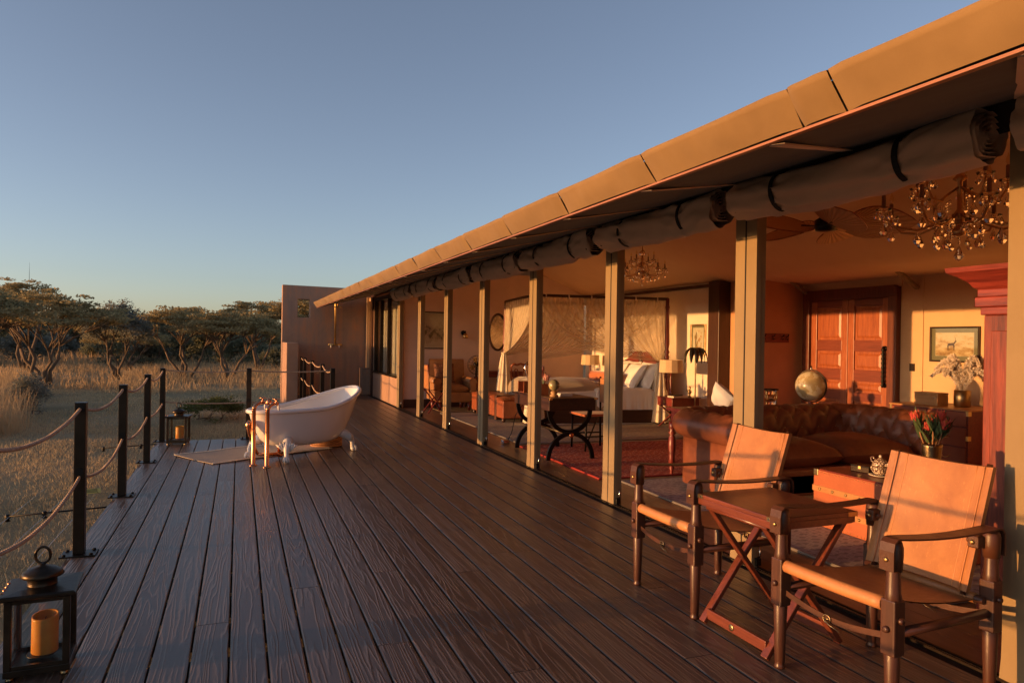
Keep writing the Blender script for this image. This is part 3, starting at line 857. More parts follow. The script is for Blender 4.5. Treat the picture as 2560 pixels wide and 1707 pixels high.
def shell(off, prof):
    rs = []
    for f, ins in prof:
        def zf(ca, f=f): return H0 + off + (rimz(ca)-H0-off)*f
        ring = bath_ring(f, zf, ins)
        sh = 0.13*(f-1)                                   # the back leans outwards
        ring = [(x + (sh*max(0, x)/0.8 - 0.02*(1-f)*(x < 0)*x/-0.8*-1), y, z) for x, y, z in ring]
        rs.append(ring)
    return rs
m = MB()
outer = shell(0.0, [(0.0, 0.62), (0.01, 0.48), (0.04, 0.37), (0.10, 0.29), (0.20, 0.23), (0.35, 0.175), (0.55, 0.125), (0.75, 0.085), (0.92, 0.06), (1.0, 0.055)])
m.rings(outer, True, True, False)
inner = shell(0.03, [(1.0, 0.075), (0.93, 0.085), (0.75, 0.115), (0.5, 0.17), (0.3, 0.22), (0.14, 0.29), (0.05, 0.38), (0.0, 0.55)])
m.rings(inner, True, False, True)
m.build('tub', M['enamel'], bath)
m = MB(); pts = []
for i in range(80):
    a = 2*PI*i/80; ca, sa = math.cos(a), math.sin(a)
    pts.append(((0.87 if ca > 0 else 0.84)*0.962*ca, (0.375-0.03*max(0, ca)**2)*0.945*math.copysign(abs(sa)**0.92, sa), rimz(ca)+0.006))
m.tube(pts, 0.028, 12, closed=True, flat=0.85); m.build('rolled_rim', M['enamel'], bath)
M['foot_white'] = plain('white_cast_iron', (0.74, 0.70, 0.66), 0.35, 0.1, 20, 0.35, 55)
def claw(x, y, ang, big):
    m = MB(); c, s = math.cos(ang), math.sin(ang)
    def P(r, z): return (x + c*r, y + s*r, z)
    k = big
    m.tube([P(-0.10, 0.24*k), P(-0.02, 0.215*k), P(0.05, 0.165*k), P(0.075, 0.11*k), P(0.072, 0.065*k), P(0.085, 0.04)], [0.052, 0.055, 0.040, 0.028, 0.026, 0.034], 12)
    m.ball(P(0.085, 0.034), (0.036, 0.036, 0.034), 12, 8)
    for da in (-0.75, -0.25, 0.25, 0.75):                  # toes over the ball
        cc, ss = math.cos(ang+da), math.sin(ang+da)
        bx, by = x + c*0.085, y + s*0.085
        m.tube([(bx - c*0.01 + cc*0.008, by - s*0.01 + ss*0.008, 0.072), (bx + cc*0.030, by + ss*0.030, 0.062), (bx + cc*0.043, by + ss*0.043, 0.034), (bx + cc*0.040, by + ss*0.040, 0.008)], [0.011, 0.012, 0.010, 0.004], 8)
    px, py = -s, c                                         # leafy scrolls on the knee
    for sd in (-1, 1):
        pts = []
        for i in range(12):
            a = i*0.55; r = 0.042*(1-i/14)
            pts.append((x + c*(0.02+0.028) + px*sd*(0.055 + r*math.cos(a)*0.8), y + s*(0.02+0.028) + py*sd*(0.055+r*math.cos(a)*0.8), 0.175*k + r*math.sin(a)))
        m.tube(pts, 0.010, 6)
    for j in range(-3, 4):
        a = j*0.30
        m.tube([(x+c*0.055+px*0.012*j, y+s*0.055+py*0.012*j, 0.13*k), (x+c*0.062+px*0.028*j, y+s*0.062+py*0.028*j, 0.185*k), (x+c*0.03+px*0.040*j, y+s*0.03+py*0.040*j, 0.235*k-0.004*j*j)], [0.008, 0.013, 0.006], 6)
    m.build('claw_foot', M['foot_white'], bath)
for sx, sy in ((-0.53, -0.245), (-0.53, 0.245), (0.45, -0.225), (0.45, 0.225)):
    claw(sx, sy, math.atan2(sy*1.7, sx*0.9), 1.0)
m = MB(); m.lathe([(0.028, 0), (0.03, -0.01), (0.02, -0.03), (0.02, -0.06)], (-0.42, 0, H0), 14); m.tube([(-0.42, 0, 0.10), (-0.42, 0, 0.075), (-0.46, 0, 0.06), (-0.60, -0.02, 0.075), (-0.70, 0.03, 0.085)], 0.019, 10); m.tube([(-0.44, -0.0, 0.09), (-0.44, -0.0, 0.05), (-0.40, -0.0, 0.035), (-0.36, -0.0, 0.06)], 0.024, 10)
m.build('waste_trap', M['copper'], bath)
m = MB(); m.tube([(-0.815, 0.02, 0.46), (-0.83, 0.03, 0.43), (-0.82, 0.04, 0.34), (-0.74, 0.035, 0.15), (-0.70, 0.03, 0.085)], [0.035, 0.040, 0.019, 0.017, 0.017], 12)
m.build('overflow_pipe', M['copper'], bath)

taps = thing('bath_tap_stand', 'pair of copper standpipes with cross taps at the bath end', 'taps', (0.225, 8.22, 0), BA)
SP = 0.0
for i, v in enumerate((0.10, -0.11)):
    m = MB()
    m.lathe([(0.045, 0), (0.045, 0.006), (0.026, 0.012), (0.0225, 0.018), (0.0225, 0.60), (0.024, 0.605)], (SP, v, 0), 18)
    m.tube([(SP, v, 0.60), (SP+0.004, v, 0.625), (SP+0.03, v, 0.655), (SP+0.075, v, 0.672), (SP+0.11, v, 0.672)], [0.0225, 0.022, 0.019, 0.017, 0.016], 14)
    m.build('standpipe', M['copper'], taps)
    m = MB(); m.lathe([(0.012, 0), (0.017, 0.01), (0.017, 0.035), (0.012, 0.045)], (SP+0.12, v, 0.658), 14); m.cyl((SP+0.12, v, 0.69), (SP+0.12, v, 0.72), 0.008, n=8)
    for a in range(4):
        m.tube([(SP+0.12, v, 0.722), (SP+0.12+0.032*math.cos(a*PI/2+0.4), v+0.032*math.sin(a*PI/2+0.4), 0.724)], [0.006, 0.007], 8)
        m.ball((SP+0.12+0.034*math.cos(a*PI/2+0.4), v+0.034*math.sin(a*PI/2+0.4), 0.724), 0.008, 8, 6)
    m.build('cross_tap', M['copper'], taps)
    m = MB(); m.lathe([(0.010, 0), (0.014, -0.02), (0.010, -0.06)], (SP+0.155, v, 0.655), 12); m.build('porcelain_sleeve', M['enamel'], taps)
m = MB(); m.tube([(SP+0.115, 0.13, 0.672), (SP+0.115, -0.14, 0.672)], 0.014, 10); m.lathe([(0.016, -0.02), (0.03, 0.0), (0.034, 0.02), (0.02, 0.04), (0.01, 0.06)], (SP+0.115, 0.0, 0.668), 14)
m.tube([(SP+0.115, 0.0, 0.672), (SP+0.20, 0.0, 0.68), (SP+0.24, 0.0, 0.66), (SP+0.245, 0.0, 0.63)], [0.014, 0.013, 0.012, 0.013], 10)
m.build('spout_bridge', M['copper'], taps)

def mat_material():
    t = NT('woven_bath_mat'); v = t.obj((1, 1, 1))
    ch = t.n('TexChecker', Scale=130.0); t.l(v, ch.inputs['Vector']); n = t.noise(v, 90, 4, 0.7)
    t.set(Base=t.mix(t.math('MULTIPLY', n, 0.9), (0.50, 0.42, 0.34), (0.24, 0.19, 0.16)), Roughness=0.95, Spec=0.1)
    t.set(Normal=t.bump(t.math('ADD', ch.outputs['Fac'], n), 0.5, 0.004)); return t.m
M['mat'] = mat_material()
mat = thing('bath_mat', 'woven beige bath mat lying half under the bath', 'mat', (0.20, 9.22, 0.002), R(31))
m = MB(); n1, n2 = 40, 20
def matf(u, v):
    x = -0.78+1.60*u; y = -0.42+0.84*v
    return (x, y, 0.010 + 0.003*math.sin(x*9+y*4) + 0.014*max(0, -x-0.62)**1.0*abs(math.sin(y*5)))
m.grid(matf, n1, n2)
m.grid(lambda u, v: tuple(a-b for a, b in zip(matf(u, v), (0, 0, 0.007))), n1, n2, flip=True)
for f in (lambda u, v: tuple(a-b for a, b in zip(matf(u, 0), (0, 0, 0.007*(1-v)))), lambda u, v: tuple(a-b for a, b in zip(matf(1-u, 1), (0, 0, 0.007*(1-v)))), lambda u, v: tuple(a-b for a, b in zip(matf(0, 1-u), (0, 0, 0.007*(1-v)))), lambda u, v: tuple(a-b for a, b in zip(matf(1, u), (0, 0, 0.007*(1-v))))):
    m.grid(f, 30, 1)
m.build('weave', M['mat'], mat)
for yy in (-0.418, 0.418):
    m = MB(); m.tube([(-0.78+1.6*i/30, yy, 0.011+0.003*math.sin((-0.78+1.6*i/30)*9+yy*4)) for i in range(31)], 0.006, 6); m.build('hem', M['cream'], mat)
bk = thing('wicker_basket', 'low round wicker basket tucked behind the bath', 'basket', (1.07, 9.52, 0.002))
M['wicker'] = wood('wicker', (0.55, 0.25, 0.09), (0.30, 0.12, 0.04), 0.6, 'x')
for i in range(5):
    m = MB(); m.tube([(0.19*math.cos(2*PI*k/28), 0.14*math.sin(2*PI*k/28), 0.016+0.027*i) for k in range(28)], 0.013, 8, closed=True); m.build('wicker_coil', M['wicker'], bk)
m = MB(); m.lathe([(0.18, 0.004), (0.18, 0.01)], (0, 0, 0), 24, squash=(1, 0.74)); m.build('basket_floor', M['wicker'], bk)
# ---------------------------------------------------------------- campaign armchairs and folding table
M['tan_leather'] = leather('tan_leather', (0.48, 0.205, 0.064), (0.30, 0.105, 0.030), 0.46, 330, bump=0.12)
M['tan_leather_edge'] = leather('tan_leather_edge', (0.58, 0.25, 0.09), (0.48, 0.19, 0.065), 0.45, 330, bump=0.12)
M['strap_leather'] = leather('strap_leather', (0.10, 0.035, 0.016), (0.055, 0.02, 0.010), 0.38)
M['chair_wood'] = wood('chair_wood', (0.105, 0.036, 0.017), (0.040, 0.015, 0.009), 0.38, coat=0.15)
M['chair_wood_y'] = wood('chair_wood_y', (0.105, 0.036, 0.017), (0.040, 0.015, 0.009), 0.38, 'y', coat=0.15)
M['chair_wood_x'] = wood('chair_wood_x', (0.105, 0.036, 0.017), (0.040, 0.015, 0.009), 0.38, 'x', coat=0.15)
M['table_wood'] = wood('table_wood', (0.22, 0.055, 0.024), (0.095, 0.022, 0.012), 0.33, 'y', coat=0.2)
M['table_wood_z'] = wood('table_wood_z', (0.22, 0.055, 0.024), (0.095, 0.022, 0.012), 0.33, 'z', coat=0.2)
def armchair(loc, rz, label):
    """front legs at x=0, the sitter faces -X; y = +-0.27"""
    t = thing('campaign_armchair', label, 'armchair', loc, rz, 'tan leather campaign armchairs on the deck')
    W, D = 0.27, 0.57
    for x in (0, D):
        for y in (-W, W):
            m = MB(); top = 0.665 if x == 0 else 0.645
            m.lathe([(0.022, 0.0), (0.024, 0.006), (0.021, 0.014), (0.019, 0.022), (0.0215, 0.03), (0.0285, 0.272), (0.026, 0.28), (0.026, 0.468), (0.031, 0.478), (0.027, 0.50), (0.023, top-0.05), (0.020, top)], (x, y, 0), 16)
            leg = m.build('leg', M['chair_wood'], t)
            m = MB(); m.box((x, y, 0.375), (0.060, 0.060, 0.205)); m.build('joint_block', M['chair_wood'], leg, bevel=0.006)
            for dx, dy, z in ((-0.034 if x == 0 else 0.034, 0, 0.37), (0, math.copysign(0.034, y), 0.405)):
                m = MB(); m.lathe([(0.012, -0.006), (0.013, 0.0), (0.012, 0.008), (0.006, 0.011)], (x+dx, y+dy, z), 12, (math.copysign(1, dx) if dx else 0, math.copysign(1, dy) if dy else 0, 0)); m.build('peg', M['chair_wood'], leg)
    for y in (-W, W):
        m = MB(); m.tube([(0.0, y, 0.345), (D, y, 0.345)], 0.0185, 12); m.build('side_rail', M['chair_wood_x'], t)
        m = MB()                                              # leather arm strap, folded over both uprights
        n = 26; path = []
        path += [(-0.036, 0.585), (-0.036, 0.655), (-0.030, 0.685), (-0.015, 0.697), (0.005, 0.698)]
        path += [(0.005+(D-0.01)*i/14, 0.698 - 0.012*math.sin(PI*i/14) - 0.015*i/14) for i in range(1, 14)]
        path += [(D-0.005, 0.684), (D+0.02, 0.680), (D+0.036, 0.665), (D+0.038, 0.63), (D+0.036, 0.575)]
        hw = [0.030]*5 + [0.034]*13 + [0.031]*5
        rs = []
        for i, (px, pz) in enumerate(path):
            a = path[max(i-1, 0)]; b = path[min(i+1, len(path)-1)]
            dx, dz = b[0]-a[0], b[1]-a[1]; L = math.hypot(dx, dz); nx, nz = -dz/L*0.0035, dx/L*0.0035
            w = hw[min(i, len(hw)-1)]
            rs.append([(px-nx, y-w, pz-nz), (px-nx, y+w, pz-nz), (px+nx, y+w, pz+nz), (px+nx, y-w, pz+nz)])
        m.rings(rs, False); st = m.build('arm_strap', M['strap_leather'], t)
        for (x0, zt, sx) in ((-0.0, 0.665, 1), (D, 0.650, -1)):     # cap of leather over the upright
            m = MB(); m.lathe([(0.030, -0.085), (0.033, -0.03), (0.033, 0.0), (0.027, 0.022), (0.01, 0.03)], (x0, y, zt), 16); m.build('leather_cap', M['strap_leather'], st)
        m = MB(); m.lathe([(0.009, 0), (0.009, 0.004), (0.004, 0.007)], (-0.0405, y, 0.625), 10, (-1, 0, 0)); m.build('stud', M['brass'], st)
        m = MB(); m.lathe([(0.013, 0), (0.013, 0.006), (0.006, 0.009)], (D+0.0395, y, 0.62), 10, (1, 0, 0)); m.build('stud', M['copper'], st)
    # seat: leather slung between front and back rails, wrapped round them
    m = MB()
    def seat(u, v):
        x = 0.002 + (D-0.05)*v; y = (-W+0.032)+(2*W-0.064)*u
        return (x, y, 0.470 - 0.075*v - 0.030*math.sin(PI*v)*(0.6+0.4*math.sin(PI*u)) - 0.004*math.sin(PI*u))
    m.grid(seat, 16, 16)
    m.grid(lambda u, v: tuple(a-b for a, b in zip(seat(u, v), (0, 0, 0.005))), 16, 16, flip=True)
    st = m.build('seat', M['tan_leather'], t)
    m = MB(); m.tube([(-0.002, -W+0.034+(2*W-0.068)*i/12, 0.448-0.004*math.sin(PI*i/12)) for i in range(13)], 0.0265, 14); m.build('front_roll', M['tan_leather_edge'], st)
    m = MB(); m.tube([(D-0.04, -W+0.034, 0.395), (D-0.04, W-0.034, 0.395)], 0.021, 12); m.build('rear_roll', M['tan_leather'], st)
    m = MB(); m.cyl((0, -W, 0.448), (0, W, 0.448), 0.017); m.build('front_rail', M['chair_wood_y'], t)
    m = MB(); m.cyl((D-0.04, -W, 0.395), (D-0.04, W, 0.395), 0.015); m.build('rear_rail', M['chair_wood_y'], t)
    # tilting back: leather sleeve over two side rods
    bx0, bz0, bx1, bz1 = D-0.085, 0.425, D+0.075, 0.915
    m = MB()
    def back(u, v, off=0.0):
        y = -0.232+0.464*u
        e = abs(2*u-1)
        top = 0.018*(1-e*e)*v
        return (bx0+(bx1-bx0)*v + 0.022*math.sin(PI*u)*(1-0.3*v) - 0.010*(e > 0.84) + off, y, bz0+(bz1-bz0)*v - top*0.7 + 0.006*v*(u-0.5) + 0.0)
    m.grid(back, 34, 14, flip=True)
    m.grid(lambda u, v: back(u, v, 0.024), 34, 14)
    m.grid(lambda u, v: back(u, 1, 0.024*v), 34, 1, flip=True); m.grid(lambda u, v: back(u, 0, 0.024*v), 34, 1)
    m.grid(lambda u, v: back(0, v, 0.024*u), 1, 14, flip=True); m.grid(lambda u, v: back(1, v, 0.024*u), 1, 14)
    bk = m.build('backrest', M['tan_leather'], t)
    for u in (0.075, 0.16, 0.84, 0.925):
        m = MB(); m.tube([tuple(p+q for p, q in zip(back(u, i/12), (0.0005, 0, 0))) for i in range(13)], 0.0024, 6); m.build('stitched_seam', M['tan_leather_edge'], bk)
    for y in (-0.205, 0.205):
        m = MB(); m.tube([(bx0+0.012, y, bz0-0.02), (bx1+0.014, y, bz1+0.004)], 0.0115, 10); m.build('back_rod', M['chair_wood'], bk)
    for y in (-1, 1):
        m = MB(); m.box((D-0.045, y*0.238, 0.625), (0.05, 0.045, 0.05)); m.cyl((D-0.02, y*0.26, 0.625), (D-0.05, y*0.20, 0.625), 0.010); m.build('pivot_block', M['strap_leather'], bk, bevel=0.006)
        m = MB(); m.lathe([(0.010, 0), (0.010, 0.004), (0.004, 0.008)], (D-0.071, y*0.238, 0.625), 10, (-1, 0, 0)); m.build('stud', M['brass'], bk)
    # tension strap with buckle between the front legs, and between the back legs
    for x, z in ((0.0, 0.335), (D, 0.335)):
        m = MB(); rs = []
        for i in range(15):
            u = i/14; y = -W+0.02+(2*W-0.04)*u; zz = z-0.035*math.sin(PI*u)
            rs.append([(x-0.002, y, zz-0.012), (x+0.002, y, zz-0.012), (x+0.002, y, zz+0.012), (x-0.002, y, zz+0.012)])
        m.rings(rs, False); st = m.build('tension_strap', M['strap_leather'], t)
        m = MB(); zz = z-0.035
        m.tube([(x-0.006, 0.02+0.018*math.cos(2*PI*i/14), zz+0.016*math.sin(2*PI*i/14)) for i in range(14)], 0.0028, 6, closed=True); m.tube([(x-0.006, 0.038, zz), (x-0.010, 0.004, zz+0.003)], 0.0024, 6)
        m.tube([(x-0.008, 0.03, zz), (x-0.018, 0.0, zz-0.010), (x-0.012, -0.05, zz-0.028)], [0.006, 0.008, 0.004], 6, flat=0.3)
        m.build('buckle', M['old_brass'], st)
    return t
armchair((2.185, 3.365, 0), R(1.5), 'tan leather campaign armchair between the folding table and the olive posts')
armchair((2.235, 2.235, 0), R(4), 'tan leather campaign armchair in front of the red wardrobe')

ft = thing('folding_table', 'mahogany folding table between the two leather armchairs', 'table', (2.42, 2.80, 0), R(1))
TW, TD = 0.235, 0.285
m = MB(); m.box((0, 0, 0.632), (2*TW, 2*TD, 0.022)); m.build('tabletop', M['table_wood'], ft, bevel=0.004)
m = MB()
for y in (-TD+0.012, TD-0.012): m.box((0, y, 0.606), (2*TW-0.05, 0.022, 0.032))
for x in (-TW+0.012, TW-0.012): m.box((x, 0, 0.606), (0.022, 2*TD-0.02, 0.032))
m.build('apron', M['table_wood'], ft, bevel=0.003)
for sx in (-1, 1):
    for sy in (-1, 1):
        m = MB(); m.box(((TW-0.028)*sx, (TD+0.0012)*sy, 0.632), (0.056, 0.0028, 0.020)); m.box(((TW+0.0012)*sx, (TD-0.028)*sy, 0.632), (0.0028, 0.056, 0.020)); m.build('corner_brass', M['old_brass'], ft)
        for k in (0.014, 0.042):
            m = MB(); m.lathe([(0.004, 0), (0.003, 0.0025)], ((TW+0.0026)*sx, (TD-k)*sy, 0.632), 8, (sx, 0, 0)); m.build('screw', M['chrome'], ft)
for j, (dy, ax) in enumerate(((0.0, 1), (0.030, -1))):
    for sy in (-1, 1):
        y = sy*(0.222-dy)
        m = MB(); m.bar((-ax*(TW-0.005), y, 0.012), (ax*(TW-0.02), y, 0.588), 0.024, 0.040, up=(0, 1, 0)); 
        m.v = [(a, b, max(c, 0.0)) for a, b, c in m.v]
        lg = m.build('leg', M['table_wood_z'], ft, bevel=0.004)
        m = MB(); m.lathe([(0.009, 0), (0.009, 0.003), (0.004, 0.005)], (0.0, y+sy*0.0125, 0.30), 10, (0, sy, 0)); m.build('pivot_stud', M['brass'], lg)
    m = MB(); m.box((-ax*(TW-0.028), 0, 0.055), (0.018, 2*(0.222-dy)-0.024, 0.050)); st = m.build('stretcher', M['table_wood'], ft, bevel=0.003)
    if ax == 1:
        m = MB(); m.lathe([(0.016, 0), (0.016, 0.002), (0.008, 0.003)], (-ax*(TW-0.0175), 0.02, 0.055), 16, (-1, 0, 0)); m.build('brass_disc', M['old_brass'], st)
    m = MB(); m.cyl((ax*(TW-0.02), -0.215, 0.582), (ax*(TW-0.02), 0.215, 0.582), 0.011, n=10); m.build('top_rod', M['table_wood'], ft)
# ---------------------------------------------------------------- rugs
def rug_material(name, base, alt, edge, scale, worn=0.3, border=None, size=(1, 1)):
    t = NT(name); v = t.obj((scale, scale, scale), jitter=0)
    vo = t.n('TexVoronoi', feature='F1', distance='MANHATTAN'); vo.inputs['Scale'].default_value = 1.0; vo.inputs['Randomness'].default_value = 0.35; t.l(v, vo.inputs['Vector'])
    wv = t.n('TexWave', wave_type='RINGS'); wv.inputs['Scale'].default_value = 0.55; wv.inputs['Distortion'].default_value = 3.5; wv.inputs['Detail'].default_value = 3.0; t.l(v, wv.inputs['Vector'])
    f = t.math('MULTIPLY', t.math('PINGPONG', t.math('MULTIPLY', vo.outputs['Distance'], 3.2), 1.0), 0.6)
    f = t.math('ADD', f, t.math('MULTIPLY', wv.outputs['Fac'], 0.4))
    n = t.noise(t.obj(), 6, 6, 0.7); n2 = t.noise(t.obj((30, 240, 1)), 1.0, 3, 0.6)
    col = t.ramp(f, [(0.25, base), (0.45, alt), (0.58, base), (0.75, edge)])
    col = t.mix(t.math('MULTIPLY', n, worn), col, tuple(0.5*(a+b) for a, b in zip(alt, (0.35, 0.30, 0.26))))
    col = t.mix(t.math('MULTIPLY', n2, 0.35), col, tuple(0.45*a for a in base))
    t.set(Base=col, Roughness=0.95, Spec=0.05, Normal=t.bump(t.noise(t.obj(), 220, 4, 0.7), 0.5, 0.004)); return t.m
M['rug_blue'] = rug_material('faded_blue_rug', (0.36, 0.31, 0.26), (0.46, 0.39, 0.31), (0.26, 0.24, 0.22), 7, 0.5)
M['rug_red'] = rug_material('red_persian_rug', (0.52, 0.080, 0.045), (0.66, 0.38, 0.28), (0.24, 0.045, 0.045), 9, 0.2)
M['rug_grey'] = rug_material('faded_grey_rug', (0.40, 0.33, 0.31), (0.54, 0.45, 0.39), (0.26, 0.20, 0.20), 8, 0.4)
M['rug_red_edge'] = plain('red_rug_binding', (0.46, 0.045, 0.03), 0.9)
M['rug_edge'] = plain('grey_rug_binding', (0.30, 0.26, 0.22), 0.9)
M['rug_brown'] = plain('jute_mat', (0.20, 0.13, 0.06), 0.95, 0.3, 20, 0.5, 200)
def rug(name, c, sx, sy, rz, mat, emat, label, z=0.0045, h=0.012):
    t = thing(name, label, 'rug', (c[0], c[1], z), rz)
    m = MB(); m.grid(lambda u, v: ((u-0.5)*sx, (v-0.5)*sy, h + 0.002*math.sin(u*13)*math.sin(v*11)), 30, 30)
    m.build('pile', mat, t)
    m = MB(); P4 = [(-sx/2, -sy/2), (sx/2, -sy/2), (sx/2, sy/2), (-sx/2, sy/2)]
    m.rings([[(x, y, 0) for x, y in P4], [(x*1.004, y*1.004, h*0.6) for x, y in P4], [(x*0.996, y*0.996, h+0.003) for x, y in P4], [(x*0.985, y*0.985, h+0.0005) for x, y in P4]], False, True, False); m.build('binding', emat, t)
    return t
rug('rug', (5.35, 11.05), 3.6, 4.15, 0, M['rug_blue'], M['rug_edge'], 'faded blue grey rug under the four poster bed')
rug('rug', (4.72, 7.62), 2.55, 2.30, R(-1), M['rug_red'], M['rug_red_edge'], 'red persian rug under the black writing desk', 0.0055)
rug('rug', (5.05, 4.55), 3.0, 3.55, R(-1), M['rug_grey'], M['rug_edge'], 'faded grey patterned rug under the leather sofa')
rug('doormat', (4.25, 13.72), 1.2, 0.9, 0, M['rug_brown'], M['rug_brown'], 'brown mat under the leather club chair', 0.0045, 0.009)

# ---------------------------------------------------------------- chesterfield sofa
M['sofa'] = leather('chesterfield_leather', (0.27, 0.088, 0.038), (0.15, 0.044, 0.021), 0.38, 300)
sofa = thing('chesterfield_sofa', 'deep buttoned brown leather chesterfield sofa facing the trunk', 'sofa', (5.08, 5.45, 0.012))
SL, SD, SR = 1.05, 0.50, 0.24                                  # half length, half depth, corner radius
path = []                                                      # centre line of the padded wall: arm, back, arm
def addp(x, y, nx, ny): path.append((x, y, nx, ny))
N1 = 14
for i in range(N1): addp(-SL, -SD + (2*SD-SR)*i/N1, -1, 0)
for i in range(8):
    a = PI - (PI/2)*i/7; addp(-SL+SR+SR*math.cos(a), SD-SR+SR*math.sin(a), math.cos(a), math.sin(a))
for i in range(1, 30): addp(-SL+SR+(2*SL-2*SR)*i/30, SD, 0, 1)
for i in range(8):
    a = PI/2 - (PI/2)*i/7; addp(SL-SR+SR*math.cos(a), SD-SR+SR*math.sin(a), math.cos(a), math.sin(a))
for i in range(1, N1+1): addp(SL, SD-SR - (2*SD-SR)*i/N1, 1, 0)
dense = []
for a, b in zip(path[:-1], path[1:]):
    for k in range(4): dense.append(tuple(a[j]+(b[j]-a[j])*k/4 for j in range(4)))
dense.append(path[-1])
prof = [(-0.10, 0.22)] + [(-0.10+0.045*(i/18)**2, 0.22+0.34*i/18) for i in range(1, 19)]
for i in range(1, 25):
    a = PI - (PI*1.42)*i/24
    prof.append((0.065+0.118*math.cos(a), 0.625+0.118*math.sin(a)))
prof += [(0.075, 0.50), (0.078, 0.40), (0.078, 0.20), (0.078, 0.07)]
acc = [0.0]
for a, b in zip(prof[:-1], prof[1:]): acc.append(acc[-1]+math.hypot(b[0]-a[0], b[1]-a[1]))
def tuft(s, h):
    """diamond buttoning: 0 at buttons and along the folds"""
    pu, pv = 0.22, 0.22
    a = s/pu + h/pv; b = s/pu - h/pv
    return (abs(math.sin(PI*a)*math.sin(PI*b)))**0.38
m = MB(); rs = []; sacc = 0; buttons = []
for i, (x, y, nx, ny) in enumerate(dense):
    if i: sacc += math.hypot(x-dense[i-1][0], y-dense[i-1][1])
    L = math.hypot(nx, ny); nx /= L; ny /= L
    ring = []
    for j, (d, z) in enumerate(prof):
        q = 1.0
        if 0.03 < acc[j] < 0.66: 
            t = tuft(sacc, acc[j]); dd = 0.034*t*min(1, (acc[j]-0.03)/0.06)*min(1, (0.66-acc[j])/0.06)
            a = prof[max(j-1, 0)]; b = prof[min(j+1, len(prof)-1)]
            tx, tz = b[0]-a[0], b[1]-a[1]; l = math.hypot(tx, tz)
            d2, z2 = d - tz/l*dd + 0.0, z + tx/l*dd
        else: d2, z2 = d, z
        ring.append((x+nx*d2, y+ny*d2, z2))
    rs.append(ring)
m.rings(rs, True, True, True, closed=False)
for ring in (rs[0], rs[-1]):
    m.add(ring, [tuple(range(len(ring)))], False)
m.build('padded_back_and_arms', M['sofa'], sofa)
m = MB(); ds = [0.0]
for a, b in zip(dense[:-1], dense[1:]): ds.append(ds[-1]+math.hypot(b[0]-a[0], b[1]-a[1]))
for i in range(0, 80):
    for j in range(-6, 80):
        s_, h_ = (i+j)*0.11, (i-j)*0.11
        if 0.06 < h_ < 0.62 and 0.03 < s_ < ds[-1]-0.03:
            k1 = min(range(len(ds)), key=lambda q: abs(ds[q]-s_)); k2 = min(range(len(acc)), key=lambda q: abs(acc[q]-h_))
            m.ball(rs[k1][k2], 0.009, 6, 4)
tag(m.build('buttons', M['old_brass'], sofa), kind='stuff')
for sx in (-1, 1):                                             # scroll fronts of the arms
    m = MB(); x = sx*(SL+0.065); pts = []
    pts = [(x - sx*0.0 + 0.115*math.cos(2*PI*k/24), 0.625+0.115*math.sin(2*PI*k/24)) for k in range(24)]
    m.rings([[(a, -SD-0.004, b) for a, b in pts], [(a, -SD-0.02, b) for a, b in pts], [(x+(a-x)*0.8, -SD-0.028, 0.625+(b-0.625)*0.8) for a, b in pts]], True)
    m.box((sx*(SL-0.01), -SD-0.006, 0.32), (0.17, 0.02, 0.42)); m.build('arm_front', M['sofa'], sofa)
m = MB(); m.box((0, -0.06, 0.19), (2*SL-0.16, 2*SD-0.12, 0.24)); m.build('seat_base', M['sofa'], sofa, bevel=0.03, seg=3)
m = MB(); m.box((0, -SD+0.03, 0.17), (2*SL-0.2, 0.06, 0.20)); m.build('front_border', M['sofa'], sofa, bevel=0.02)
def pillow(m, c, d, rot=None, e=0.55, n=18, crown=1.0):
    """soft squared cushion: d = full sizes (x, y, z)"""
    c = Vector(c)
    for sgn in (1, -1):
        def f(u, v):
            a, b = 2*u-1, 2*v-1
            k = (max(0, 1-a*a)*max(0, 1-b*b))**0.36
            pin = 1 - 0.06*(1-abs(a))*(abs(b) > 0.9) 
            x = a*d[0]/2*(1-0.07*(1-b*b)**2*0 - 0.05*(1-abs(b)**2)*-0.0)
            p = Vector((x*(0.95+0.05*b*b), b*d[1]/2*(0.95+0.05*a*a), sgn*d[2]/2*k*crown + 0.004*math.sin(7*a+3*b)*k))
            if rot is not None: p = rot @ p
            return tuple(c+p)
        m.grid(f, n, n, flip=(sgn < 0))
    return m
for x in (-0.43, 0.43):
    m = MB(); pillow(m, (x, -0.11, 0.40), (0.88, 0.78, 0.30)); m.build('seat_cushion', M['sofa'], sofa)
for sx in (-1, 1):
    for y in (-0.42, 0.42):
        m = MB(); m.lathe([(0.02, 0), (0.035, 0.02), (0.035, 0.05), (0.02, 0.075)], (sx*0.95, y, 0), 14); m.build('bun_foot', M['dark_wood'], sofa)

# console table behind the sofa
con = thing('console_table', 'long mahogany console with turned legs behind the sofa', 'table', (5.36, 6.38, 0.005))
m = MB(); m.box((0, 0, 0.70), (2.24, 0.34, 0.035)); m.build('tabletop', M['mahogany_x'], con, bevel=0.006)
m = MB()
for y in (-0.15, 0.15): m.box((0, y, 0.625), (2.1, 0.02, 0.11))
for x in (-1.06, 1.06): m.box((x, 0, 0.625), (0.02, 0.30, 0.11))
m.build('apron', M['mahogany_x'], con)
for x in (-1.06, 1.06):
    for y in (-0.14, 0.14):
        m = MB(); m.lathe([(0.016, 0), (0.02, 0.02), (0.016, 0.04), (0.028, 0.075), (0.018, 0.10), (0.035, 0.13), (0.030, 0.18), (0.040, 0.30), (0.036, 0.40), (0.022, 0.42), (0.042, 0.445), (0.024, 0.47), (0.036, 0.50), (0.036, 0.57)], (x, y, 0), 18); m.build('turned_leg', M['mahogany'], con)

